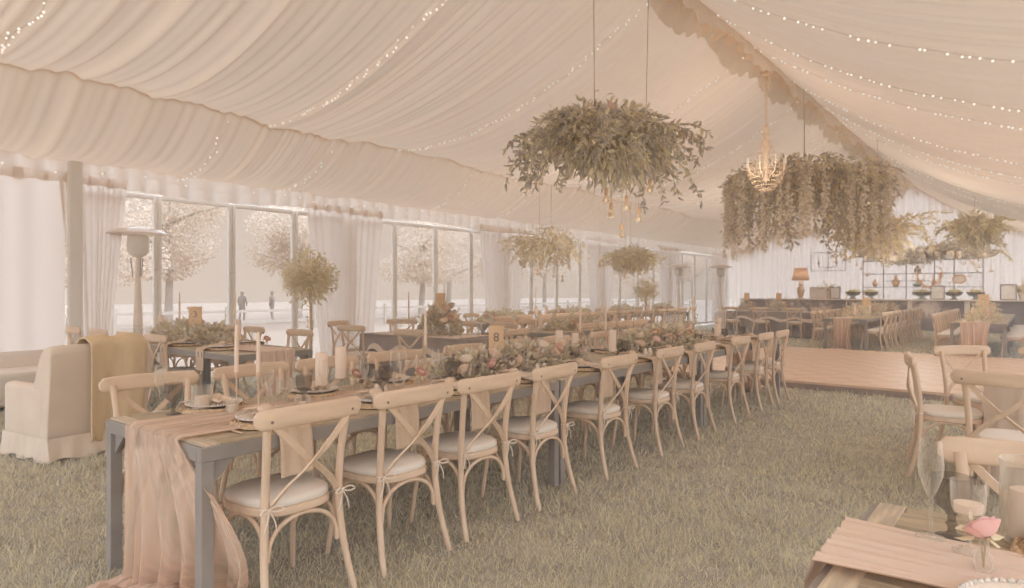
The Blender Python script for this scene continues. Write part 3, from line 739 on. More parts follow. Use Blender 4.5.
def garland(x, y, z, rz, length, wid, hgt, n, label, roses=(), group=None, leafm=('leafA', 'leafC'), lsz=(.035, .075)):
    """a mound of foliage with roses; long axis y"""
    t = thing('flower_garland', label, 'flowers', (x, y, z), rz, group)
    for q, lm in enumerate(leafm):
        k = n // len(leafm)
        yy = RNG.uniform(-1, 1, k); env = np.sqrt(np.clip(1 - yy ** 2 * .9, .05, 1)); ang = RNG.uniform(-.2, PI + .2, k); rr = RNG.uniform(.5, 1, k) ** .5
        b = np.stack([np.cos(ang) * rr * env * wid / 2, yy * length / 2, np.abs(np.sin(ang)) * rr * env * hgt * (.8 + .3 * np.sin(yy * 9 + q))], 1)
        d = np.stack([np.cos(ang), yy * .7 + RNG.normal(0, .5, k), np.sin(ang) * .8 + RNG.normal(0, .35, k)], 1)
        leaves('foliage', b, d, lsz[0], lsz[1], .5, lm, t)
    tw = MB(); bs = []; ds = []
    sprays(tw, int(8 + length * 4), lambda i: ((random.uniform(-.3, .3) * wid, random.uniform(-.5, .5) * length, hgt * .4), (random.gauss(0, .6), random.gauss(0, 1), .9)), None, hgt * 1.2, .9, .03, bs, ds)
    obj('twigs', tw, 'twig', t); leaves('sprays', bs, ds, .025, .05, .45, 'leafB', t)
    for col, r, u, s, hh in roses:
        rose(col, r, t, (s * wid * .5, u * length / 2, hh * hgt), random.uniform(.1, .6), s * 1.15)
    return t
ROSEMIX = [('peach', .035, -.9, .55, .45), ('cream', .033, -.82, .4, .75), ('coral', .03, -.6, .7, .55), ('peach', .04, -.5, .5, .85), ('cream', .036, -.35, .75, .5), ('peach', .036, -.28, .8, .55), ('cream', .03, -.1, .3, 1.0), ('coral', .028, .05, .7, .7),
           ('cream', .034, .2, .5, .95), ('peach', .034, .3, .75, .7), ('coral', .032, .42, .6, .8), ('peach', .036, .55, .4, .9), ('cream', .03, .7, .6, .6), ('coral', .03, .82, .5, .5)]
ROSEMIX = [(c, r * 1.2, u, s, h) for c, r, u, s, h in ROSEMIX]
# ------------------------------------------------------------------ the long table with the 8
TX, TE = -3.17, 1.31
for i, y0 in enumerate((1.31, 3.92, 6.53)):
    table(TX, y0 + 1.295, 0, 2.59, .99, ['worn-board steel table whose end carries the pooling blush runner', 'worn-board steel table in the middle of the row with the 8 sign', 'worn-board steel table of the 8 row that ends by the parquet floor'][i], 'tables of the 8 row')
MAIN_R = [1.74, 2.37, 2.97, 3.62, 4.49, 5.38, 6.15, 7.14, 7.98, 8.62]
MAIN_L = [1.70, 2.36, 2.96, 3.60, 4.45, 5.2, 5.95, 6.9, 7.7, 8.5]
for i, y in enumerate(MAIN_R): chair(-2.75, y - .03, PI / 2, '%s bentwood chair from the pooling runner on the aisle side of the 8 table' % ORD[i], 'chairs on the aisle side of the 8 table')
for i, y in enumerate(MAIN_L): chair(-3.86, y, -PI / 2 - (.05 if i == 0 else 0), '%s bentwood chair from the pooling runner on the window side of the 8 table' % ORD[i], 'chairs on the window side of the 8 table')
TZ = .761
def setting(i, x, y, rz, side, tbl, glasses=True, knife=False, gset='8'):
    """place i, plate centre x,y; +y of the setting points out to the seat"""
    at = '%s place on the %s side of %s' % (ORD[i], side, tbl); G = lambda s: '%s at %s' % (s, tbl)
    R_ = Matrix.Rotation(rz, 3, 'Z'); q = lambda a, b: (x + (R_ @ Vector((a, b, 0))).x, y + (R_ @ Vector((a, b, 0))).y)
    place(mk_charger, 'charger', (x, y, TZ), rz, 'woven rattan charger at the ' + at, G('rattan chargers'))
    place(mk_plate, 'plate', (x, y, TZ + .02), rz, 'bead-rimmed plate at the ' + at, G('beaded plates'))
    place(mk_napkin, 'napkin', (x, y, TZ + .02), rz, 'sand napkin hanging at the ' + at, G('sand napkins'))
    if glasses:
        a = q(-.20, -.2); place(mk_goblet, 'goblet', (a[0], a[1], TZ), 0, 'smoked goblet at the ' + at, G('smoked goblets'))
        a = q(-.12, -.27); place(mk_flute, 'flute', (a[0], a[1], TZ), 0, 'champagne flute at the ' + at, G('champagne flutes'))
        a = q(-.27, -.13); place(mk_cut, 'cut', (a[0], a[1], TZ), 0, 'cut crystal goblet at the ' + at, G('cut goblets'))
    if knife:
        a = q(.2, .02); place(mk_knife, 'knife', (a[0], a[1], TZ + .002), rz, 'slim brass knife at the ' + at, G('knives'))
for i, y in enumerate(MAIN_R): setting(i, -2.895, max(y, 1.66) + (.05 if i else 0), -PI / 2, 'aisle', 'the 8 table', i > 0, i == 0)
for i, y in enumerate(MAIN_L): setting(i, -3.45, max(y, 1.74) + .02, PI / 2, 'window', 'the 8 table', i > 0)
def put(mk, key, x, y, label, cat_group=None, rz=0, z=TZ): return place(mk, key, (x, y, z), rz, label, cat_group)
put(mk_flute, 'flute', -3.63, 1.56, 'champagne flute standing by the end corner near the armchair')
put(mk_goblet, 'goblet', -3.5, 1.57, 'smoked goblet on the blush runner beside the hurricane candle')
put(mk_hurr, 'hurr', -3.42, 1.68, 'blush candle in a glass cylinder at the runner end of the 8 table')
put(taper(.20, .26), 'taper', -3.40, 1.86, 'brass taper candlestick standing just behind the hurricane candle')
put(taper(.20, .22), 'taper2', -3.30, 1.93, 'shorter brass taper candlestick beside the cut crystal goblets')
put(mk_cut, 'cut', -3.30, 2.02, 'cut crystal goblet standing nearest the shorter taper candle')
put(mk_cut, 'cut', -3.38, 2.14, 'cut crystal goblet standing behind another one near the glass ball')
put(mk_wine, 'wine', -3.42, 2.05, 'plain wine glass standing among cut goblets behind the tapers')
put(mk_ball, 'ball', -3.16, 2.11, 'ribbed glass ball tealight holder at the runner end of the table')
put(mk_hurr, 'hurr', -3.26, 1.76, 'low glass cup candle set between the two brass tapers').scale = (.62, .62, .55)
put(pillar(.19), 'pillar', -3.34, 2.36, 'thick blush pillar candle on a glass foot, the lower of two')
put(pillar(.2), 'pillar2', -3.50, 2.62, 'thick blush pillar candle on a glass foot, the taller of two')
put(mk_budvase('coral'), 'budcoral', -3.44, 2.70, 'coral rose in a bud vase beside the two thick pillar candles')
put(mk_goblet, 'goblet', -3.40, 2.76, 'smoked goblet right behind the coral rose bud vase')
put(mk_shaker, 'shaker', -3.14, 2.62, 'white shaker near the coral rose, closer to the aisle')
put(mk_shaker, 'shaker', -3.17, 2.70, 'white shaker near the coral rose, closer to the garland')
put(mk_flute, 'flute', -3.26, 2.86, 'champagne flute standing alone between white shakers and garland')
put(mk_ball, 'ball', -3.14, 3.12, 'ribbed glass ball tealight holder just before the 8 garland')
put(mk_budvase('coral'), 'budcoral', -3.18, 3.02, 'coral rose in a bud vase just before the 8 garland')
put(taper(.24, .27), 'taper3', -3.55, 3.42, 'tall brass taper candlestick rising behind the start of the garland')
garland(-3.26, 4.15, TZ, 0, 1.75, .52, .20, 2600, 'low garland of peach roses and eucalyptus around the 8 sign', ROSEMIX)
sign(-3.40, 4.06, TZ + .15, YAW, 'wooden table sign with the numeral 8 rising from the garland', '8', .2, .12)
put(mk_shaker, 'shaker', -3.02, 4.10, 'white shaker at the aisle foot of the 8 garland, first of two')
put(mk_shaker, 'shaker', -3.02, 4.19, 'white shaker at the aisle foot of the 8 garland, second of two')
put(pillar(.19), 'pillar', -3.50, 5.1, 'blush pillar candle behind the far end of the 8 garland')
put(pillar(.15), 'pillar3', -3.52, 5.40, 'shorter blush pillar candle standing farther along from the 8 garland')
put(pillar(.2), 'pillar2', -3.08, 5.36, 'blush pillar candle nearest the aisle in the middle of the row')
put(taper(.24, .3), 'taper4', -3.6, 5.62, 'tall brass taper candlestick in the middle of the 8 row')
put(mk_shaker, 'shaker', -3.0, 5.86, 'white shaker before the second garland, first of two')
put(mk_shaker, 'shaker', -3.0, 5.96, 'white shaker before the second garland, second of two')
put(taper(.24, .3), 'taper4', -3.5, 5.95, 'tall brass taper candlestick just before the second garland')
garland(-3.26, 6.75, TZ, 0, 1.75, .55, .24, 2600, 'second rose and eucalyptus garland along the row with the 8', ROSEMIX)
put(taper(.24, .33), 'taper5', -3.4, 7.95, 'tall brass taper candlestick past the second garland')
put(pillar(.16), 'pillar3', -3.1, 7.98, 'blush pillar candle past the second garland toward the parquet')
put(pillar(.2), 'pillar2', -3.3, 8.55, 'blush pillar candle at the parquet end of the 8 row')
def runner(name_label, x, y, rz, zt, on, wid, drop, pool=0.0, spread=1.0, shift=0.0, gap=.008, m='runnerflat'):
    """origin over the table end; runs back (+y) along the top for `on`, then falls at y=0 to the ground"""
    mb = MB(); n = 110; nu = 110; total = on + drop + pool; ph = 1.7
    def fn(u, v):
        d = v * total; s = (u - .5) * 2
        g = math.sin(s * 16 + ph + .9 * math.sin(s * 5)) * .5 + math.sin(s * 33 + 1.1 + v * 3) * .35 + math.sin(s * 61 + 5 * v) * .2
        if d < on: 
            k = d / on
            return (s * wid / 2 + .012 * math.sin(d * 7), on - d - .012 * (k > .98), zt + gap + .008 * (g + 1) * (.6 + .4 * k))
        d -= on; k = min(1, d / drop); e_ = (s + 1) / 2
        w2 = wid / 2 * (1 - .16 * math.sin(k * PI * .8) + (spread - 1) * k ** 2)
        amp = .020 + .055 * k
        bx = shift * (e_ ** 1.3 * math.sin(PI * .95 * k ** 1.1) + .05 * k); by = shift * .75 * e_ * k ** 1.2
        if d <= drop:
            return (s * w2 + bx + .015 * math.sin(k * 4 + s * 3), -.018 - .03 * k + by + amp * g * (.4 + .6 * k), max(.02, zt * (1 - k) + gap * (1 - k) * 2))
        q = (d - drop) / max(pool, .001)
        return (s * w2 * (1 + .2 * q) + bx - .06 * q * e_ + .03 * math.sin(q * 5 + s * 4), -.05 + by - .22 * q + amp * g - .05 * math.sin(s * 6), .02 + .035 * abs(math.sin(q * 8 + s * 7)) * (1 - .6 * q) + .02 * (g + 1))
    mb.grid(nu, n, fn); o = tag(obj('table_runner', mb, m), name_label, 'table runner'); o.location = (x, y, 0); o.rotation_euler = (0, 0, rz); return o
runner('blush chiffon runner spilling off the table end and pooling on grass', -3.11, 1.31, 0, TZ, 2.4, .52, .80, .26, 1.0, .36, m='runner')
runner('blush runner falling from the far end of the 8 row', -3.17, 9.12, PI, TZ, .8, .42, .76, .08, 1.25)

# ------------------------------------------------------------------ armchair with throw
def armchair():
    t = thing('slipcovered_armchair', 'white slipcovered armchair with a tan throw, standing on the grass', 'armchair', (-6.62, 2.18, 0), math.radians(8))
    mb = MB()                        # faces -x; back towards +x
    def soft(c, s, b): mb.box(c, s, bev=b)
    # body as one slipcover
    soft((-.10, 0, .22), (.70, .74, .36), .05)
    obj('seat_base', mb, 'slip', t)
    for sg in (-1, 1):
        a = MB(); a.box((-.10, sg * .36, .34), (.70, .13, .56), bev=.05); obj('arm', a, 'slip', t)
    b = MB()
    prof = [(-.02, .38), (.06, .62), (.15, .86), (.21, .95), (.29, .965), (.36, .93), (.345, .7), (.30, .3), (.29, .06), (.16, .05), (.08, .2)]
    def ring(y, sq): return [(px + (0 if px > .1 else 0), y, .06 + (pz - .06) * sq) for px, pz in prof]
    ys = [-.42, -.405, -.36, -.2, 0, .2, .36, .405, .42]; sqs = [.93, .975, .99, 1.0, .985, 1.0, .99, .975, .93]
    vs = []; k = len(prof)
    for y, s in zip(ys, sqs): vs += ring(y, s)
    fs = [(i * k + j, i * k + (j + 1) % k, (i + 1) * k + (j + 1) % k, (i + 1) * k + j) for i in range(len(ys) - 1) for j in range(k)] + [tuple(range(k - 1, -1, -1)), tuple((len(ys) - 1) * k + j for j in range(k))]
    b.add(vs, fs); o = obj('backrest', b, 'slip', t); sb = o.modifiers.new('s', 'SUBSURF'); sb.levels = sb.render_levels = 2
    c = MB(); c.box((-.12, 0, .46), (.55, .56, .15), bev=.06); obj('seat_cushion', c, 'slip', t)
    c = MB(); c.box((.02, -.05, .68), (.16, .5, .42), bev=.075, R=Matrix.Rotation(-.25, 3, 'Y')); obj('back_cushion', c, 'slip', t)
    s = MB()                         # skirt with a pleated hem
    path = [(-.43, -.43), (.33, -.43), (.35, .43), (-.43, .43), (-.43, -.43)]
    n = 160
    def hem(u, v):
        q = u * 4 * .9999; i = int(q); f_ = q - i; x = path[i][0] * (1 - f_) + path[i + 1][0] * f_; y = path[i][1] * (1 - f_) + path[i + 1][1] * f_
        g = .012 * math.sin(u * 130) * v + .02 * v; nx, ny = [(0, -1), (1, 0), (0, 1), (-1, 0)][i]
        return (x + nx * g, y + ny * g, .20 - (.185 + .015 * math.sin(u * 61)) * v)
    s.grid(n, 5, hem); obj('skirt', s, 'slip', t)
    th = MB()
    tp = [(.06, .70), (.12, .90), (.20, .985), (.29, .995), (.375, .95), (.375, .75), (.36, .5), (.355, .25), (.36, .13)]
    def thr(u, v):
        q = v * (len(tp) - 1) * .9999; i = int(q); f_ = q - i; x = tp[i][0] * (1 - f_) + tp[i + 1][0] * f_; z = tp[i][1] * (1 - f_) + tp[i + 1][1] * f_
        k_ = max(0, v - .35); return (x + (.055 * math.sin(u * 8 + 1 + v) + .012 * math.sin(u * 19 + 3 * v)) * k_ * 1.3, -.11 + .48 * u + .05 * (.5 - u) * (v - .5) - .03 * v, z + .035 * math.sin(u * 6.3) ** 2 * (v < .7) * (1 - v) - .03 * u * (v > .9) + .012 * math.sin(u * 23) * (v > .97))
    th.grid(40, 40, thr); o2 = tag(obj('throw_blanket', th, 'throw'), 'tan throw draped over the back of the white armchair', 'blanket')
    o2.location = t.location; o2.rotation_euler = t.rotation_euler; o2.modifiers.new('thick', 'SOLIDIFY').thickness = .012
armchair()
def side_table():
    t = thing('side_table', 'low dark side table standing behind the white armchair', 'table', (-8.3, 1.62, 0))
    mb = MB(); mb.box((0, 0, .5), (.75, .5, .035), bev=.005); obj('tabletop', mb, 'steel', t, False)
    for a in (-1, 1):
        for b in (-1, 1):
            mb = MB(); mb.box((a * .34, b * .21, .24), (.035, .035, .48)); obj('leg', mb, 'steel', t, False)
side_table()
def settee():
    t = thing('garden_settee', 'pale slipcovered settee by the open side beyond the armchair', 'sofa', (-9.8, 2.3, 0), .1)
    mb = MB(); mb.box((0, 0, .24), (.85, 1.7, .4), bev=.05); obj('seat_base', mb, 'cushion', t)
    mb = MB(); mb.box((-.36, 0, .42), (.2, 1.7, .42), bev=.08); obj('backrest', mb, 'cushion', t)
    for s in (-1, 1): mb = MB(); mb.box((0, s * .78, .36), (.85, .18, .5), bev=.07); obj('arm', mb, 'cushion', t)
settee()

# ------------------------------------------------------------------ table with the 3, set across the tent
for i, (x, lx) in enumerate(((-9.39, 1.6), (-7.42, 2.33))):
    table(x, 3.85, PI / 2, lx, .92, ['dark steel table of the 3 row, the one nearer the window', 'dark steel table of the 3 row, the one whose runner hangs'][i], 'tables of the 3 row')
for i, x in enumerate((-10.35, -9.45, -8.6, -7.8)):
    chair(x, 3.55, 0, '%s bentwood chair behind the armchair along the 3 table, from the window' % ORD[i], 'chairs on the armchair side of the 3 table')
for i, x in enumerate((-10.1, -9.2, -8.45, -7.35)):
    chair(x, 4.62, PI, '%s bentwood chair from the window on the topiary side of the 3 table' % ORD[i], 'chairs on the topiary side of the 3 table')
for i, x in enumerate((-9.45, -8.6, -7.8, -6.95)): setting(i, x, 3.62, PI, 'armchair', 'the 3 table', False)
for i, x in enumerate((-9.2, -8.45, -7.35)): setting(i, x, 4.1, 0, 'topiary', 'the 3 table', False)
garland(-8.2, 3.9, TZ, PI / 2, 1.9, .5, .26, 2000, 'thick rose and eucalyptus garland around the 3 sign', ROSEMIX)
sign(-8.0, 3.85, TZ + .24, YAW + .15, 'wooden table sign with the numeral 3 above its garland', '3', .2, .15)
put(pillar(.24), 'pillar6', -9.05, 3.9, 'blush pillar candle on the 3 table near the patio heater')
put(pillar(.24), 'pillar6', -7.1, 3.9, 'blush pillar candle on the 3 table near its hanging runner')
put(taper(.26, .36), 'taper6', -8.7, 3.98, 'tall taper candlestick on the 3 table near the patio heater')
put(taper(.26, .36), 'taper6', -7.35, 4.0, 'tall taper candlestick on the 3 table near its hanging runner')
for i, (x, y) in enumerate([(-7.1, 3.7), (-7.0, 4.05), (-6.85, 3.9), (-9.3, 3.7), (-9.2, 3.8), (-8.3, 3.6), (-7.7, 3.62)]):
    put(mk_wine, 'wine', x, y, '%s wine glass on the 3 table, counted from its hanging runner' % ORD[i])
put(mk_budvase('coral'), 'budcoral', -6.75, 4.05, 'coral rose in a bud vase on the 3 table')
runner('pale blush runner hanging off the end of the 3 table', -6.26, 3.87, PI / 2, TZ, 1.2, .42, .72, .05, 1.15)

# ------------------------------------------------------------------ slate-cloth table with the rose bouquet
def cloth_table(x, y, Lx, W, label, mtop='linen', mside='darkcloth'):
    t = thing('clothed_table', label, 'table', (x, y, 0))
    mb = MB()
    def skirt(u, v):
        q = u * 4 * .9999; i = int(q); f_ = q - i; pts = [(-Lx / 2, -W / 2), (Lx / 2, -W / 2), (Lx / 2, W / 2), (-Lx / 2, W / 2), (-Lx / 2, -W / 2)]
        X = pts[i][0] * (1 - f_) + pts[i + 1][0] * f_; Y = pts[i][1] * (1 - f_) + pts[i + 1][1] * f_; nx, ny = [(0, -1), (1, 0), (0, 1), (-1, 0)][i]
        g = (.03 * math.sin(u * 110 + math.sin(u * 40)) + .03) * v
        return (X + nx * g, Y + ny * g, .742 - .725 * v)
    mb.grid(260, 6, skirt); obj('tablecloth', mb, mside, t)
    mb = MB(); mb.box((0, 0, .745), (Lx + .01, W + .01, .02), bev=.006); obj('tabletop', mb, mside, t, False)
    mb = MB(); mb.grid(40, 12, lambda u, v: ((u - .5) * Lx * .8 + .01 * math.sin(v * 30), *( ((v - .5) * W * 1.0, .762) if .08 < v < .92 else ((-W / 2 - .05, .5 + .05 * math.sin(u * 20)) if v <= .08 else (W / 2 + .05, .5 + .05 * math.sin(u * 20)))))); obj('overlay', mb, mtop, t)
    return t
cloth_table(-6.95, 6.85, 2.2, .95, 'slate-clothed table with pale overlay holding a rose bouquet')
for i, (x, y, r) in enumerate([(-8.75, 6.75, -1.3), (-7.75, 6.2, .15), (-6.35, 6.05, .1), (-5.55, 6.75, PI / 2), (-8.5, 7.6, -2.4), (-7.3, 7.65, PI), (-6.5, 7.7, PI)]):
    chair(x, y, r, '%s bentwood chair around the slate-clothed bouquet table, counted from the topiary' % ORD[i], 'chairs around the bouquet table')
garland(-6.85, 6.9, TZ + .02, .4, .62, .6, .42, 1500, 'round rose bouquet on the slate-clothed table', [(c, r * 1.2, u, s, h) for c, r, u, s, h in ROSEMIX[:9]])
sign(-6.85, 6.9, TZ + .40, YAW, 'wooden table sign standing on top of the round rose bouquet', None, .2, .15)
for i, (x, y) in enumerate([(-7.4, 6.6), (-7.5, 6.95), (-6.3, 6.75), (-6.2, 7.0), (-6.35, 6.6), (-6.0, 6.8)]):
    put(mk_wine, 'wine', x, y, '%s wine glass on the slate-clothed bouquet table, from its topiary end' % ORD[i], None, 0, TZ + .012)
put(taper(.26, .36), 'taper6', -7.15, 6.55, 'tall taper candlestick on the slate-clothed bouquet table', None, 0, TZ + .012)

# short table between the bouquet table and the long window row
table(-6.15, 9.35, 0, 2.33, .92, 'plain board table standing between the bouquet table and the window row')
for i, y in enumerate((8.55, 9.15, 9.75, 10.3)):
    chair(-5.62, y, PI / 2, '%s aisle-side bentwood chair of the plain table past the bouquet table' % ORD[i], 'aisle chairs of the plain table')
    chair(-6.7, y, -PI / 2, '%s window-side bentwood chair of the plain table past the bouquet table' % ORD[i], 'window chairs of the plain table')
garland(-6.15, 9.3, TZ, 0, 1.3, .45, .2, 900, 'low green garland on the plain table past the bouquet', ROSEMIX[4:9])
put(pillar(.22), 'pillar2', -6.2, 8.5, 'blush pillar candle on the plain table past the bouquet')

# ------------------------------------------------------------------ long row along the windows
for i in range(4):
    table(-8.9, 10.9 + 2.45 * i, 0, 2.44, .92, '%s table of the long window row under two hanging greens' % ORD[i], 'tables of the window row')
for i in range(14):
    chair(-8.42, 9.95 + .70 * i, PI / 2, '%s aisle-side chair of the long window row, from the bouquet table' % ORD[i], 'aisle chairs of the window row')
    if i < 12: chair(-9.45, 9.95 + .78 * i, -PI / 2, '%s window-side chair of the long window row, from the bouquet table' % ORD[i], 'window chairs of the window row')
for i, (y, l) in enumerate(((10.9, 1.5), (13.5, 1.7), (16.2, 1.7), (18.6, 1.3))):
    garland(-8.95, y, TZ, 0, l, .45, .26, 800, '%s low green garland along the long window row' % ORD[i], ROSEMIX[:3], None, ('leafB', 'leafA'))
for i, (y, h) in enumerate(((11.9, .2), (12.3, .24), (14.8, .2), (17.4, .22), (19.5, .2))):
    put(pillar(.2), 'pillar2', -8.8, y, '%s blush pillar candle along the long window row' % ORD[i])
for i, y in enumerate((12.1, 15.0, 17.6)):
    put(taper(.3, .45), 'taper7', -8.95, y, '%s tall taper candlestick along the long window row' % ORD[i])
for i in range(14):
    put(mk_napkin, 'napkin', -8.66, 9.95 + .70 * i, '%s sand napkin hanging on the aisle side of the window row' % ORD[i], 'sand napkins of the window row', -PI / 2, TZ)

# ------------------------------------------------------------------ far tables across the parquet
cloth_table(-6.2, 21.3, 3.2, .95, 'slate-clothed table beyond the parquet holding two signed bouquets')
for i, x in enumerate((-7.5, -6.6, -5.6, -4.85)):
    chair(x, 20.62, 0, '%s chair from the window along the slate-clothed table beyond the parquet' % ORD[i], 'chairs at the slate table beyond the parquet')
for i, x in enumerate((-7.3, -6.3)):
    garland(x, 21.3, TZ + .02, .3, .6, .5, .3, 500, ['small rose bouquet with sign beyond the parquet, nearer the windows', 'small rose bouquet with sign beyond the parquet, nearer the bar'][i], ROSEMIX[:6])
    sign(x, 21.3, TZ + .33, YAW, ['wooden sign on the bouquet beyond the parquet, nearer the windows', 'wooden sign on the bouquet beyond the parquet, nearer the bar'][i], None, .24, .17)
for i in range(3): table(-3.46, 17.85 + 2.34 * i, 0, 2.33, .92, ['steel table across the parquet whose narrow end hangs a runner', 'middle steel table of the row leading to the bar', 'steel table of the bar-bound row closest to the bar'][i], 'tables of the bar-bound row')
for i in range(10):
    chair(-2.98, 17.25 + .68 * i, PI / 2, '%s chair on the open side of the bar-bound row, from the parquet' % ORD[i], 'open-side chairs of the bar-bound row')
    chair(-4.02, 17.25 + .68 * i, -PI / 2, '%s chair on the lamp side of the bar-bound row, from the parquet' % ORD[i], 'lamp-side chairs of the bar-bound row')
runner('blush runner hanging off the bar-bound row beyond the parquet', -3.50, 16.68, 0, TZ, 1.5, .40, .74, .05, 1.1)
for i, y in enumerate((17.9, 20.2, 22.4)):
    garland(-3.46, y, TZ, 0, 1.6, .5, .30, 600, '%s low garland along the bar-bound row beyond the parquet' % ORD[i], ROSEMIX[:4], None, ('leafB', 'leafA'))
for i, y in enumerate((17.1, 18.9, 21.2)): put(pillar(.2), 'pillar2', -3.35, y, '%s pillar candle along the bar-bound row beyond the parquet' % ORD[i])
for i, y in enumerate((17.3, 19.4, 21.4)): put(taper(.26, .4), 'taper6', -3.55, y, '%s taper candlestick along the bar-bound row beyond the parquet' % ORD[i])
sign(-3.46, 19.2, TZ + .2, YAW - .4, 'wooden sign in the garlands of the bar-bound row', None, .26, .2)
for i in range(3): table(-.91, 17.2 + 2.34 * i, 0, 2.33, .92, ['steel table with hanging runner under the green orb', 'second steel table from the parquet under the green orb', 'third steel table from the parquet under the green orb'][i], 'tables of the orb row')
for i in range(9):
    chair(-1.46, 16.7 + .66 * i, -PI / 2, '%s lamp-side chair of the row under the green orb, from the parquet' % ORD[i], 'lamp-side chairs of the orb row')
    chair(-.36, 16.7 + .66 * i, PI / 2, '%s open-side chair of the row under the green orb, from the parquet' % ORD[i], 'open-side chairs of the orb row')
runner('blush runner hanging off the table end under the green orb', -.95, 16.03, 0, TZ, 1.5, .50, .74, .05, 1.1)
for i, y in enumerate((17.0, 19.2)):
    garland(-.9, y, TZ, 0, 1.5, .5, .36, 700, ['low garland at the runner end of the row under the green orb', 'low garland farther along the row under the green orb'][i], ROSEMIX[:4], None, ('leafB', 'leafC'))
sign(-.9, 17.7, TZ + .3, YAW - .5, 'wooden sign in the garland of the row under the orb', None, .26, .2)
for i, (x, y) in enumerate(((-1.0, 16.5), (-.8, 16.6), (-.95, 18.1))): put(pillar(.2), 'pillar2', x, y, '%s pillar candle from the runner end under the green orb' % ORD[i])

# ------------------------------------------------------------------ round linen table and its chairs
def round_table():
    t = thing('round_table', 'round table under a grey linen cloth beside the aisle', 'table', (.27, 6.1, 0))
    mb = MB(); n = 160; prof = [(.02, .755), (.52, .755), (.56, .75), (.575, .72), (.585, .5), (.60, .25), (.615, .02)]; vs = []
    for i, (r, z) in enumerate(prof):
        for j in range(n): a = 2 * PI * j / n; q = r + (.028 * math.sin(a * 19 + 2 * math.sin(a * 3)) * max(0, (i - 2)) / 4); vs.append((q * math.cos(a), q * math.sin(a), z))
    mb.add(vs, [(i * n + j, i * n + (j + 1) % n, (i + 1) * n + (j + 1) % n, (i + 1) * n + j) for i in range(len(prof) - 1) for j in range(n)]); obj('tablecloth', mb, 'linen', t)
    mb = MB(); mb.lathe([(.02, .72), (.55, .72), (.55, .75), (.02, .75)], n=40); obj('tabletop', mb, 'board', t)
    mb = MB(); mb.lathe([(.3, 0), (.3, .03), (.05, .06), (.05, .72)], n=20); obj('pedestal', mb, 'steel', t)
round_table()
chair(-.52, 6.02, -PI / 2 + .1, 'bentwood chair seen edge-on beside the round linen table', 'chairs around the round linen table')
chair(-.35, 6.95, PI + .75, 'bentwood chair on the parquet side of the round linen table', 'chairs around the round linen table')
chair(.15, 7.15, PI - .05, 'bentwood chair straight across behind the round linen table', 'chairs around the round linen table')
chair(-.10, 5.16, -.22, 'bentwood chair backing onto the rustic corner table and facing linen', 'chairs around the round linen table')

# ------------------------------------------------------------------ rustic corner table
table(.80, 1.77, PI / 2, 2.38, .98, 'worn-board table with blush runner beneath the flute and rose')
chair(.02, 2.42, PI + .05, 'bentwood chair drawn up to the worn-board corner table')
def flat_runner():
    mb = MB()
    def fn(u, v):
        s = (v - .5) * 2; x = -.53 + 1.9 * u; g = math.sin(s * 12 + 1.5 * math.sin(x * 2)) * .5 + .4 * math.sin(s * 23 + x)
        if u < .075: q = 1 - u / .075; return (-.402 - .012 - .02 * q + .006 * g, 1.79 + s * .185, .768 - .2 * q)
        xx = -.405 + 1.9 * (u - .075) / .925
        return (xx, 1.79 + s * (.185 + .01 * math.sin(xx * 9)) , .773 + .009 * (g + 1) + .004 * math.sin(s * 47 + 2 * math.sin(xx * 5)))
    mb.grid(80, 50, fn); tag(obj('table_runner', mb, 'runnerflat'), 'blush runner laid flat along the worn-board corner table', 'table runner')
flat_runner()
Z2 = .784
put(mk_flute, 'flute', -.205, 1.93, 'tall champagne flute on the runner of the corner table', None, 0, Z2)
put(mk_goblet, 'goblet', -.17, 2.03, 'smoked goblet on the corner table beside the tall flute', None, 0, .765)
def mk_water(l, g):
    t = one('water_glass', [], l, 'glass', g); mb = MB(); mb.lathe([(.034, 0), (.033, .004), (.01, .008), (.0055, .02), (.0055, .075), (.012, .085), (.030, .092), (.0345, .105), (.036, .13), (.0365, .168)], n=24); obj('bowl', mb, 'glass', t)
    c = MB(); c.lathe([(.0001, .093), (.029, .095), (.031, .115), (.0001, .115)], n=20); obj('tealight', c, 'wax', t); return t
put(mk_water, 'water', -.125, 1.885, 'stemmed glass holding a tealight between flute and rose', None, 0, Z2)
put(mk_budvase('pink'), 'budpink', -.09, 1.775, 'pink rose with leaves in a bud vase on the corner table', None, 0, Z2).scale = (.92, .92, .92)
put(mk_hurr, 'hurr', -.015, 2.12, 'large hurricane glass with a thick candle on the corner table', None, 0, .765).scale = (1.15, 1.15, 1.45)
setting(0, .12, 2.02, 0, 'far', 'the corner table', False)
place(mk_charger, 'charger', (.02, 1.55, .765), 0, 'woven charger on the near edge of the corner table', None)
place(mk_plate, 'plate', (.02, 1.55, .785), 0, 'bead-rimmed plate on the near edge of the corner table', None)
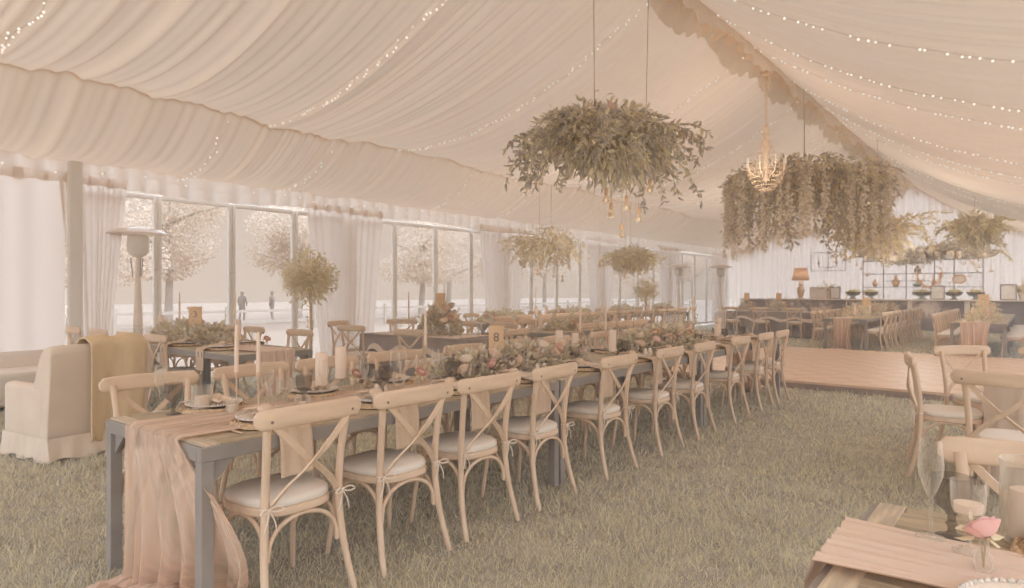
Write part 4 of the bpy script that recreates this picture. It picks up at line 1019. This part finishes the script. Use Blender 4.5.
# ------------------------------------------------------------------ hanging greenery
def pendant(x, y, ztop, zb, label, lit=True, r=.043):
    t = thing('pendant_bulb', label, 'lamp', (x, y, zb))
    c = MB(); c.tube([(0, 0, .16), (.004, .003, (ztop - zb) * .5 + .08), (0, 0, ztop - zb)], .0035, 5); obj('cord', c, 'cord', t)
    s = MB(); s.lathe([(.0001, .165), (.014, .165), (.021, .155), (.021, .095), (.016, .09)], n=14); obj('socket', s, 'socket', t)
    b = MB(); b.lathe([(.013, .093), (.016, .08), (r * .75, .055), (r, .028), (r * .9, .01), (r * .5, -.004), (.0001, -.008)], n=16); gb = obj('glass_bulb', b, 'bulbglass', t)
    f = MB(); f.ball((0, 0, .03), r * .42, 8, 6, sq=(.8, .8, 1.4)); obj('filament', f, 'bulb' if lit else 'brass', gb); return t
def cords(t, pts, r=.005, name='hanging_cord'):
    for a, b in pts:
        c = MB(); a, b = Vector(a), Vector(b); c.tube([a, a.lerp(b, .5), b], r, 6); obj(name, c, 'cord', t)
def hanging(loc, rz, ax, n, label, mats, lsz, top, nspray=40, slen=.6, droop=1.4, wist=0, wl=(.4, .9), roses=(), cordx=(.5,), low=0.0, ratio=.34):
    t = thing('hanging_greenery', label, 'flowers', loc, rz)
    k = n // len(mats)
    for q, m in enumerate(mats):
        b, d = ell(k, (0, 0, 0), ax, .25); b[:, 2] = np.where(b[:, 2] < 0, b[:, 2] * (1 + low), b[:, 2])
        b += RNG.normal(0, .05, b.shape) * np.array(ax).max()
        d = d * .8 + RNG.normal(0, .45, d.shape) + np.array([0, 0, -.7]); leaves('foliage', b, d, lsz[0], lsz[1], ratio, m, t)
    tw = MB(); bs = []; ds = []
    def st(i):
        a = random.uniform(0, 2 * PI); return ((ax[0] * .75 * math.cos(a), ax[1] * .8 * math.sin(a), random.uniform(-.5, .5) * ax[2]), (math.cos(a), math.sin(a), random.uniform(-.5, .7)))
    sprays(tw, nspray, st, None, slen, droop, .035, bs, ds); 
    tw.tube([(0, -ax[1] * .8, 0), (0, 0, .05 * ax[2]), (0, ax[1] * .8, 0)], .02, 6)
    obj('stems', tw, 'twig', t); leaves('trailing_leaves', bs, ds, lsz[0] * .7, lsz[1] * .8, ratio, mats[0], t)
    for i in range(wist):
        pale = i % 3 == 0 or wist < 30
        a = random.uniform(0, 2 * PI); q = (.94 + .12 * random.random()) if pale and wist > 30 else .5 + .45 * random.random() ** .6; x, y = ax[0] * q * math.cos(a), ax[1] * q * math.sin(a); l = random.uniform(*wl) * (1 if pale else .9)
        m_ = int(l * (80 if pale else 42)); zz = RNG.uniform(0, 1, m_); wd = (.035 if pale else .06) * (1 - zz * .7)
        b = np.stack([x + RNG.normal(0, 1, m_) * wd, y + RNG.normal(0, 1, m_) * wd, -zz * l + ax[2] * .2], 1); d = np.stack([RNG.normal(0, .7, m_), RNG.normal(0, .7, m_), np.full(m_, -.6)], 1)
        if pale: leaves('wisteria_blossom', b, d, .045, .085, .8, 'wist', t)
        else: leaves('trailing_leaves', b, d, .07, .13, .4, mats[0], t)
    for col, r, x, y, z in roses: rose(col, r, t, (x, y, z), .8, .5)
    cords(t, [((0, cy * ax[1], ax[2] * .5), (0, cy * ax[1] * 1.1, top - loc[2])) for cy in cordx])
    return t
hanging((-3.8, 6.55, 3.14), 0, (.58, .93, .33), 3400, 'great mound of trailing greenery hanging over the 8 table', ('leafD', 'leafD', 'leafA', 'leafB'), (.07, .14), 5.45, 70, .75, 1.5, 0, (.3, .5),
        [('coral', .04, .45, -.75, .12), ('coral', .04, .55, .35, -.02), ('peach', .04, .6, .6, .05)], (-.35, .95), .5)
for i, (x, y, z, lit) in enumerate([(-3.62, 5.9, 2.98, True), (-3.7, 6.3, 2.42, True), (-3.75, 6.5, 2.28, False), (-3.75, 6.85, 2.40, True), (-3.72, 7.1, 2.28, True), (-3.95, 7.1, 2.10, False), (-3.6, 7.15, 2.62, True)]):
    pendant(x, y, 3.1, z - .05, '%s pendant bulb under the greenery mound over the 8 table, counted along the row' % ORD[i] if i else 'glowing pendant bulb tucked up in the greenery mound', lit)
hanging((-3.8, 14.6, 3.72), .25, (1.5, 1.7, .36), 4400, 'huge greenery canopy with pale hanging blossom over the parquet floor', ('leafD', 'leafD', 'leafB'), (.08, .17), 5.35, 45, .7, 1.3, 120, (.9, 1.7), (), (-.7, 0, .7), .2)
hanging((-2.75, 16.7, 2.72), .6, (.55, .8, .42), 1500, 'lower greenery drift trailing off the parquet canopy toward the bar', ('leafB', 'leafA'), (.08, .16), 5.2, 30, .8, 1.0, 8, (.3, .7), (), (.1,), .3)
hanging((-1.25, 20.8, 3.0), .2, (.55, .55, .42), 900, 'round green orb of foliage hanging over the row near the bar', ('leafB', 'leafA'), (.10, .20), 4.9, 35, .5, 1.1, 0, (.3, .5), (), (.0,), .1)
hanging((-8.9, 12.4, 2.5), 0, (.62, .75, .42), 900, 'pale over the near part of the window row', ('leafB', 'leafC'), (.06, .13), 4.0, 36, .6, 1.2, 16, (.4, .7), (), (-.3, .3), .2)
hanging((-8.9, 16.5, 2.35), 0, (.5, .65, .3), 700, 'flatter green hanging cloud over the far part of the window row', ('leafB', 'leafC'), (.09, .18), 4.0, 30, .5, .6, 14, (.3, .6), (), (0,), .2)
for i, (x, y, z) in enumerate([(-8.6, 11.7, 1.75), (-8.8, 12.6, 1.72), (-8.9, 13.1, 1.62)]):
    pendant(x, y, 2.5, z, '%s small bulb under the pale green cloud, from the bouquet table' % ORD[i], False)
for i, (x, y, z) in enumerate([(-8.4, 14.0, 2.0), (-8.8, 16.0, 1.75)]):
    pendant(x, y, 3.6, z, ['single bulb on a long cord between the two green clouds', 'single bulb hanging just under the flatter green cloud'][i], False, .04)

# topiary on its stem
def topiary(loc, r, h, label, n=1700, pot=True):
    t = thing('topiary_tree', label, 'plant', loc)
    b, d = ell(n, (0, 0, h), (r, r, r * .95), .2); b += RNG.normal(0, .05, b.shape); leaves('crown', b, d + RNG.normal(0, .5, d.shape) + np.array([0, 0, -.3]), .04, .085, .42, 'leafB', t)
    b, d = ell(n // 4, (0, 0, h), (r * .85, r * .85, r * .8), .2); leaves('blossom', b, d, .03, .05, .7, 'wist', t)
    tw = MB(); bs = []; ds = []
    sprays(tw, 26, lambda i: ((random.gauss(0, r * .4), random.gauss(0, r * .4), h + random.uniform(-.3, .3) * r), (random.gauss(0, 1), random.gauss(0, 1), random.uniform(-.4, .6))), None, r * .9, 1.6, .03, bs, ds); obj('twigs', tw, 'twig', t); leaves('trailing_leaves', bs, ds, .03, .06, .4, 'leafB', t)
    mb = MB(); mb.tube([(0, 0, .05), (.015, .01, h * .5), (0, 0, h)], [.03, .026, .02], 8); obj('trunk', mb, 'wood', t)
    if pot: mb = MB(); mb.lathe([(.16, 0), (.2, .3), (.21, .32), (.18, .32), (.17, .05), (.0001, .05)], n=20); obj('pot', mb, 'white', t)
    bs, ds = ell(60, (0, 0, h * .45), (.04, .04, h * .2), .6); leaves('ivy', bs, ds, .03, .06, .45, 'leafB', t)
topiary((-9.0, 6.15, 0), .40, 1.62, 'standard topiary with a round leafy crown before the windows')
topiary((-8.9, 17.4, TZ), .34, .68, 'small leafy topiary standing on the long window row', 700, False)

# chandelier
def chandelier():
    t = thing('crystal_chandelier', 'tall crystal chandelier on a beaded chain in front of the canopy', 'chandelier', (-3.8, 12.1, 3.05))
    c = MB(); c.lathe([(.0001, 2.32), (.09, 2.3), (.1, 2.24), (.03, 2.2)], n=16); c.tube([(0, 0, 1.35), (0, 0, 2.25)], .012, 6)
    for k in range(26): c.ball((.014 * (-1) ** k, .01 * (-1) ** (k // 2), 1.36 + k * .034), .017, 6, 5)
    obj('chain', c, 'crystal', t)
    for sg in (-1, 1):
        c = MB(); c.tube([(sg * .07, 0, 1.95), (sg * .075, 0, 2.25)], .012, 6); obj('crown_tube', c, 'palegold', t)
    b = MB(); b.lathe([(.0001, 1.36), (.03, 1.34), (.06, 1.25), (.03, 1.18), (.05, 1.05), (.08, .9), (.04, .75), (.05, .55), (.03, .42), (.06, .36), (.0001, .28)], n=14); obj('stem', b, 'palegold', t)
    for k in range(8):
        a = 2 * PI * k / 8; ca, sa = math.cos(a), math.sin(a); p = lambda r, z: (r * ca, r * sa, z)
        b = MB(); b.tube(smooth_path([p(.04, .55), p(.16, .42), p(.30, .48), p(.34, .60)], 12), .01, 6); b.lathe([(.012, 0), (.035, .01), (.03, .0)], p(.34, .60), 10); arm = obj('arm', b, 'palegold', t)
        f = MB(); f.lathe([(.009, 0), (.009, .09), (.0001, .09)], p(.34, .61), 8); f.lathe([(.006, .09), (.012, .11), (.0001, .145)], p(.34, .61), 8); obj('candle_lamp', f, 'bulb', arm)
    d = MB()
    for k in range(30):
        a = 2 * PI * k / 30
        for j in range(9):
            q = j / 8; r = .05 + .24 * q ** 1.5 ; z = 1.28 - .72 * q - .07 * math.sin(q * PI)
            d.ball((r * math.cos(a), r * math.sin(a), z), .012, 5, 4)
        for j in range(6):
            r = .29 * (1 - (j / 6) ** 2) + .02; d.ball((r * math.cos(a), r * math.sin(a), .52 - .07 * j), .014, 5, 4)
    obj('crystal_drops', d, 'crystal', t)['kind'] = 'stuff'
chandelier()
l = bpy.data.lights.new('chandelier_glow', 'POINT'); l.energy = 40; l.shadow_soft_size = .3; l.color = (1, .86, .7)
o = bpy.data.objects.new('chandelier_glow', l); C.objects.link(o); o.location = (-3.8, 11.35, 3.3)

# patio heaters
def heater(l, g):
    t = one('patio_heater', [], l, 'heater', g)
    b = MB(); b.lathe([(.26, 0), (.26, .05), (.22, .1), (.22, .6), (.14, .72), (.035, .76)], n=20); obj('tank_housing', b, 'white', t)
    b = MB(); b.tube([(0, 0, .7), (0, 0, 1.95)], [.075, .028], 10); obj('pole', b, 'white', t)
    b = MB(); b.lathe([(.03, 1.9), (.11, 1.94), (.15, 2.0), (.15, 2.2), (.12, 2.24), (.05, 2.25)], n=18); obj('burner', b, 'frame', t)
    for k in range(3): a = k * 2.1; c = MB(); c.tube([(.1 * math.cos(a), .1 * math.sin(a), 1.9), (.07 * math.cos(a), .07 * math.sin(a), 1.62)], .008, 5); obj('strut', c, 'iron', t)
    b = MB(); b.lathe([(.0001, 2.36), (.1, 2.355), (.3, 2.32), (.43, 2.26), (.43, 2.255), (.3, 2.305), (.0001, 2.34)], n=32); obj('reflector', b, 'white', t); return t
place(heater, 'heater', (-10.56, 4.22, 0), 0, 'tall patio heater with a wide disc top before the first windows', 'patio heaters')
place(heater, 'heater', (-10.1, 22.3, 0), 0, 'patio heater in the far corner by the last window curtain', 'patio heaters')
place(heater, 'heater', (-9.0, 23.5, 0), 0, 'patio heater standing between the last window and the bar', 'patio heaters')

# ------------------------------------------------------------------ bar
YBAR = 27.4
def bar():
    t = thing('bar_counter', 'long bar counter with dark floral front and pale top', 'bar', (-3.6, YBAR, 0))
    mb = MB(); mb.box((0, .35, .53), (12.0, .6, 1.04), bev=.01); obj('front_panel', mb, 'barfront', t, False)
    mb = MB(); mb.box((0, .32, 1.075), (12.1, .78, .05), bev=.01); obj('worktop', mb, 'white', t, False)
    for x in (-5.98, -1.35, .05, 1.75, 3.4, 5.98): mb = MB(); mb.box((x, .02, .53), (.16, .06, 1.04), bev=.008); obj('pilaster', mb, 'white', t, False)
bar()
BZ = 1.10
def shelf_unit():
    t = thing('back_bar_shelf', 'open black iron shelf unit with compartments behind the bar', 'shelf', (-3.36, 28.5, 0))
    W2, z0, z1 = 1.9, 1.05, 2.55
    for x in (-W2, -1.2, -.45, .45, 1.05, W2):
        f = MB(); f.box((x, 0, z1 / 2), (.03, .03, z1) , bev=.003); obj('upright', f, 'iron', t, False)
    for z in (z0, 1.55, 2.05, z1): f = MB(); f.box((0, 0, z), (W2 * 2, .3, .03)); obj('shelf_board', f, 'iron', t, False)
    for x, z in ((-.8, 1.78), (.75, 1.3), (-.05, 1.78)): f = MB(); f.box((x, 0, z), (.7, .28, .025)); obj('half_shelf', f, 'iron', t, False)
shelf_unit()
def vase(l, g, prof, m):
    t = one('shelf_vase', [], l, 'vase', g); mb = MB(); mb.lathe(prof, n=18); obj('body', mb, m, t); return t
for i, (x, z, h, r, m) in enumerate([(-4.85, 1.57, .3, .1, 'gold'), (-4.15, 1.57, .42, .14, 'gold'), (-3.45, 1.57, .18, .16, 'teal'), (-2.95, 1.57, .32, .07, 'gold'), (-3.45, 2.07, .28, .12, 'iron')]):
    o = vase(['gold bulb vase on the shelf end nearest the lamp', 'large gold vase on the back bar shelf', 'wide teal glass bowl vase in the middle of the shelf', 'slim gold bottle vase on the shelf beside the teal bowl', 'dark vase on the upper shelf beneath the white blooms'][i], None,
         [(r * .5, 0), (r * .6, .01), (r, h * .35), (r * .9, h * .5), (r * .35, h * .72), (r * .32, h * .9), (r * .45, h)], m); o.location = (x, 28.5, z)
for i, (x, z) in enumerate([(-2.45, 1.57), (-2.35, 1.57), (-1.95, 1.78), (-1.85, 1.78), (-1.75, 1.78), (-4.7, 1.07), (-4.55, 1.07), (-4.4, 1.07), (-3.0, 1.07), (-2.85, 1.07), (-2.7, 1.07)]):
    place(mk_wine, 'wine', (x, 28.45, z), 0, '%s stemmed glass stored on the back bar shelf, from the lamp end' % ORD[i], 'glasses on the back bar shelf')
def oval(l, x, z, a, b):
    t = thing('oval_mirror', l, 'mirror', (x, 28.42, z)); mb = MB(); mb.tube([(a * math.cos(q), 0, b * math.sin(q)) for q in [2 * PI * k / 32 for k in range(33)]], .025, 8); obj('gilt_frame', mb, 'gold', t)
    mb = MB(); mb.prism([(a * math.cos(q), b * math.sin(q)) for q in [2 * PI * k / 32 for k in range(32)]], (1, 0, 0), (0, 0, 1), (0, .015, 0), .01); obj('glass', mb, 'mirror', t)
oval('small oval gilt mirror on the back bar shelf', -2.15, 1.83, .2, .15)
def wreath():
    t = thing('gilt_wreath', 'gilt hoop wreath hanging in front of the back bar shelf', 'wreath', (-3.05, 28.2, 1.85))
    mb = MB()
    for sg in (-1, 1):
        mb.tube(smooth_path([(0, 0, -.34), (sg * .28, 0, -.12), (sg * .40, .02, .2), (sg * .30, 0, .42), (sg * .16, -.03, .36)], 16), [.03 - .0012 * i for i in range(17)], 7)
        mb.tube(smooth_path([(sg * .24, 0, -.15), (sg * .12, -.05, .05), (sg * .16, -.03, .2)], 8), .02, 6)
    obj('hoop', mb, 'gold', t); bs = []; ds = []
    for k in range(120): a = random.uniform(-.3, PI + .3); bs.append((.37 * math.cos(a), RNG.normal(0, .03), .1 - .42 * math.sin(a))); ds.append((RNG.normal(), RNG.normal(), RNG.normal()))
    leaves('gilt_leaves', bs, ds, .06, .12, .4, 'gold', t); cords(t, [((0, 0, .3), (0, .1, 1.15))], .004)
wreath()
def bowl(x, label, r=.27):
    t = thing('fruit_bowl', label, 'bowl', (x, YBAR + .25, BZ)); mb = MB(); mb.lathe([(r * .45, 0), (r * .42, .03), (r * .2, .06), (r * .25, .09), (r * .8, .16), (r, .26), (r * .97, .26), (r * .76, .18), (.0001, .12)], n=24); obj('glass_dish', mb, 'smoke', t)
    f = MB()
    for k in range(9): a = k * 2.4; q = r * .62 * (k / 9) ** .5; f.ball((q * math.cos(a), q * math.sin(a), .24 + .05 * (1 - k / 9)), .065, 8, 6)
    obj('fruit', f, 'food', t)
    b, d = ell(60, (0, 0, .27), (r * .8, r * .8, .08), .3); leaves('greens', b, d, .05, .1, .5, 'leafB', t)
for i, px in enumerate((-5.45, -4.85, -3.2, -2.25, -1.62)): bowl(px, '%s footed fruit bowl along the bar top, counted from the lamp' % ORD[i], .28 if i != 2 else .34)
def table_lamp():
    t = thing('table_lamp', 'large table lamp with a drum shade at the bar end', 'lamp', (-7.35, YBAR + .3, BZ)); mb = MB(); mb.lathe([(.13, 0), (.13, .03), (.08, .06), (.12, .18), (.16, .32), (.11, .45), (.06, .52), (.09, .58), (.03, .66), (.02, .78)], n=20); obj('turned_base', mb, 'brass', t)
    mb = MB(); mb.lathe([(.33, .72), (.24, 1.22)], n=28); mb.f = [f for f in mb.f if len(f) == 4]; mb.mi = mb.mi[:len(mb.f)]; o = obj('lamp_shade', mb, 'lampshade', t); o.modifiers.new('t', 'SOLIDIFY').thickness = .01
    mb = MB(); mb.ball((0, 0, .92), .05, 10, 8); obj('bulb', mb, 'bulb', t)
table_lamp()
def frame(x, y, z, w_, h, label, m='iron', rz=0, tilt=-.12):
    t = thing('picture_frame', label, 'frame', (x, y, z), rz); R_ = Matrix.Rotation(tilt, 3, 'X')
    mb = MB(); 
    for sx in (-1, 1): mb.box(R_ @ Vector((sx * w_ / 2, 0, h / 2)), (.03, .025, h + .03), R=R_)
    for sz in (0, 1): mb.box(R_ @ Vector((0, 0, h * sz)), (w_, .025, .03), R=R_)
    mb.box(R_ @ Vector((0, .1, h * .3)), (.03, .2, .02)); obj('moulding', mb, m, t, False)
    mb = MB(); mb.box(R_ @ Vector((0, .008, h / 2)), (w_, .006, h), R=R_); obj('sheet', mb, 'paper', t, False)
frame(-6.65, YBAR + .1, BZ + .02, .6, .42, 'rounded brass-edged tray leaning at the bar end by the lamp', 'brass')
frame(-6.05, YBAR + .15, BZ + .02, .34, .42, 'small black menu frame beside the potted plant on the bar')
frame(-2.72, YBAR + .1, BZ + .02, .40, .46, 'small black menu frame between the fruit bowls on the bar')
frame(-.72, YBAR + .1, BZ + .02, .42, .5, 'tilted black menu frame at the open end of the bar', 'iron', .15)
def bar_plant(x, label):
    t = thing('potted_plant', label, 'plant', (x, YBAR + .35, BZ)); mb = MB(); mb.lathe([(.09, 0), (.13, .2), (.14, .26), (.12, .26), (.1, .05), (.0001, .05)], n=16); obj('pot', mb, 'white', t)
    tw = MB(); bs = []; ds = []; sprays(tw, 22, lambda i: ((0, 0, .25), (random.gauss(0, .6), random.gauss(0, .5), 1)), None, .5, 1.5, .05, bs, ds); obj('stems', tw, 'twig', t); leaves('leaves', bs, ds, .06, .13, .3, 'leafB', t)
bar_plant(-6.35, 'potted trailing plant on the bar near the lamp'); bar_plant(-.35, 'potted trailing plant at the open end of the bar')
def bar_swag():
    t = thing('hanging_greenery', 'long dark greenery swag with white blooms above the back shelf', 'flowers', (-3.3, 28.2, 2.72)); n = 2600
    b, d = ell(n, (0, 0, 0), (2.3, .4, .26), .2); b[:, 2] += .10 * np.sin(b[:, 0] * 2.2) + .1 * np.abs(b[:, 0]) / 2; leaves('foliage', b, d + RNG.normal(0, .6, d.shape), .09, .2, .4, 'leafA', t)
    for k in range(24): x = random.uniform(-2.0, 2.0); rose('cream', .10, t, (x, -.36 + random.uniform(-.06, .06), random.uniform(-.15, .12)), 1.4, 0)
    tw = MB(); bs = []; ds = []; sprays(tw, 26, lambda i: ((random.uniform(-2.2, 2.2), random.uniform(-.2, .2), .1), (random.gauss(0, 1), 0, random.uniform(-.3, .8))), None, .8, 1.2, .05, bs, ds); tw.tube([(-2.3, 0, 0), (0, 0, .02), (2.3, 0, 0)], .03, 6); obj('stems', tw, 'twig', t); leaves('trailing_leaves', bs, ds, .06, .12, .4, 'leafB', t)
    cords(t, [((x, 0, .1), (x, 0, 1.9)) for x in (-1.6, 1.6)])
bar_swag()
for i, (x, z, lit) in enumerate([(-5.35, 2.35, True), (-5.2, 2.2, False), (-5.6, 2.5, True), (-5.0, 1.95, False), (-4.45, 2.38, True), (-4.2, 2.42, True), (-4.3, 2.28, True), (-1.55, 2.2, True), (-1.2, 2.05, False), (-1.7, 2.32, True)]):
    pendant(x, 27.85, 3.4, z, '%s small amber bulb hanging above the bar, from the lamp end' % ORD[i], lit, .075)
for nm, loc, en in (('bar_pendant_glow', (-4.3, 26.6, 2.5), 70), ('bar_pendant_glow', (-1.4, 26.6, 2.5), 70), ('added_far_fill', (-2.2, 18.0, 2.4), 80), ('added_fill', (-1.9, 16.4, 1.7), 42), ('added_fill', (-6.4, 17.5, 2.3), 80), ('added_fill', (-7.3, 11.6, 2.3), 60), ('pendant_glow', (-3.75, 6.6, 2.05), 16), ('table_lamp_glow', (-7.35, 27.7, 2.05), 18)):  # those over far tables and window row are added fill without fixtures
    l = bpy.data.lights.new(nm, 'POINT'); l.energy = en; l.shadow_soft_size = .35; l.color = (1, .93, .85)
    o = bpy.data.objects.new(nm, l); C.objects.link(o); o.location = loc
def sconce():
    t = thing('wall_candle_frame', 'thin iron frame with two candle cups on the back curtain', 'sconce', (-6.75, 29.5, 2.62)); mb = MB(); W2, H = .66, .38
    for x in (-W2, 0, W2): mb.box((x, 0, 0), (.025, .025, 2 * H))
    for z in (-H, H): mb.box((0, 0, z), (2 * W2, .025, .025))
    obj('frame', mb, 'iron', t, False)
    for sg in (-1, 1):
        c = MB(); c.tube([(0, -.06, -.24), (sg * .32, -.08, -.22), (sg * .34, -.08, -.08)], .016, 6); c.lathe([(.03, 0), (.06, .05)], (sg * .34, -.08, -.08), 10); a = obj('candle_arm', c, 'iron', t); k = MB(); k.lathe([(.03, 0), (.03, .18), (.0001, .18)], (sg * .34, -.08, -.06), 10); obj('candle', k, 'wax', a)
sconce()
for o_ in list(bpy.data.objects):
    if o_.parent is None and o_.type == 'MESH' and o_.get('kind') is None and not o_.get('label'): print('UNTAGGED', o_.name)
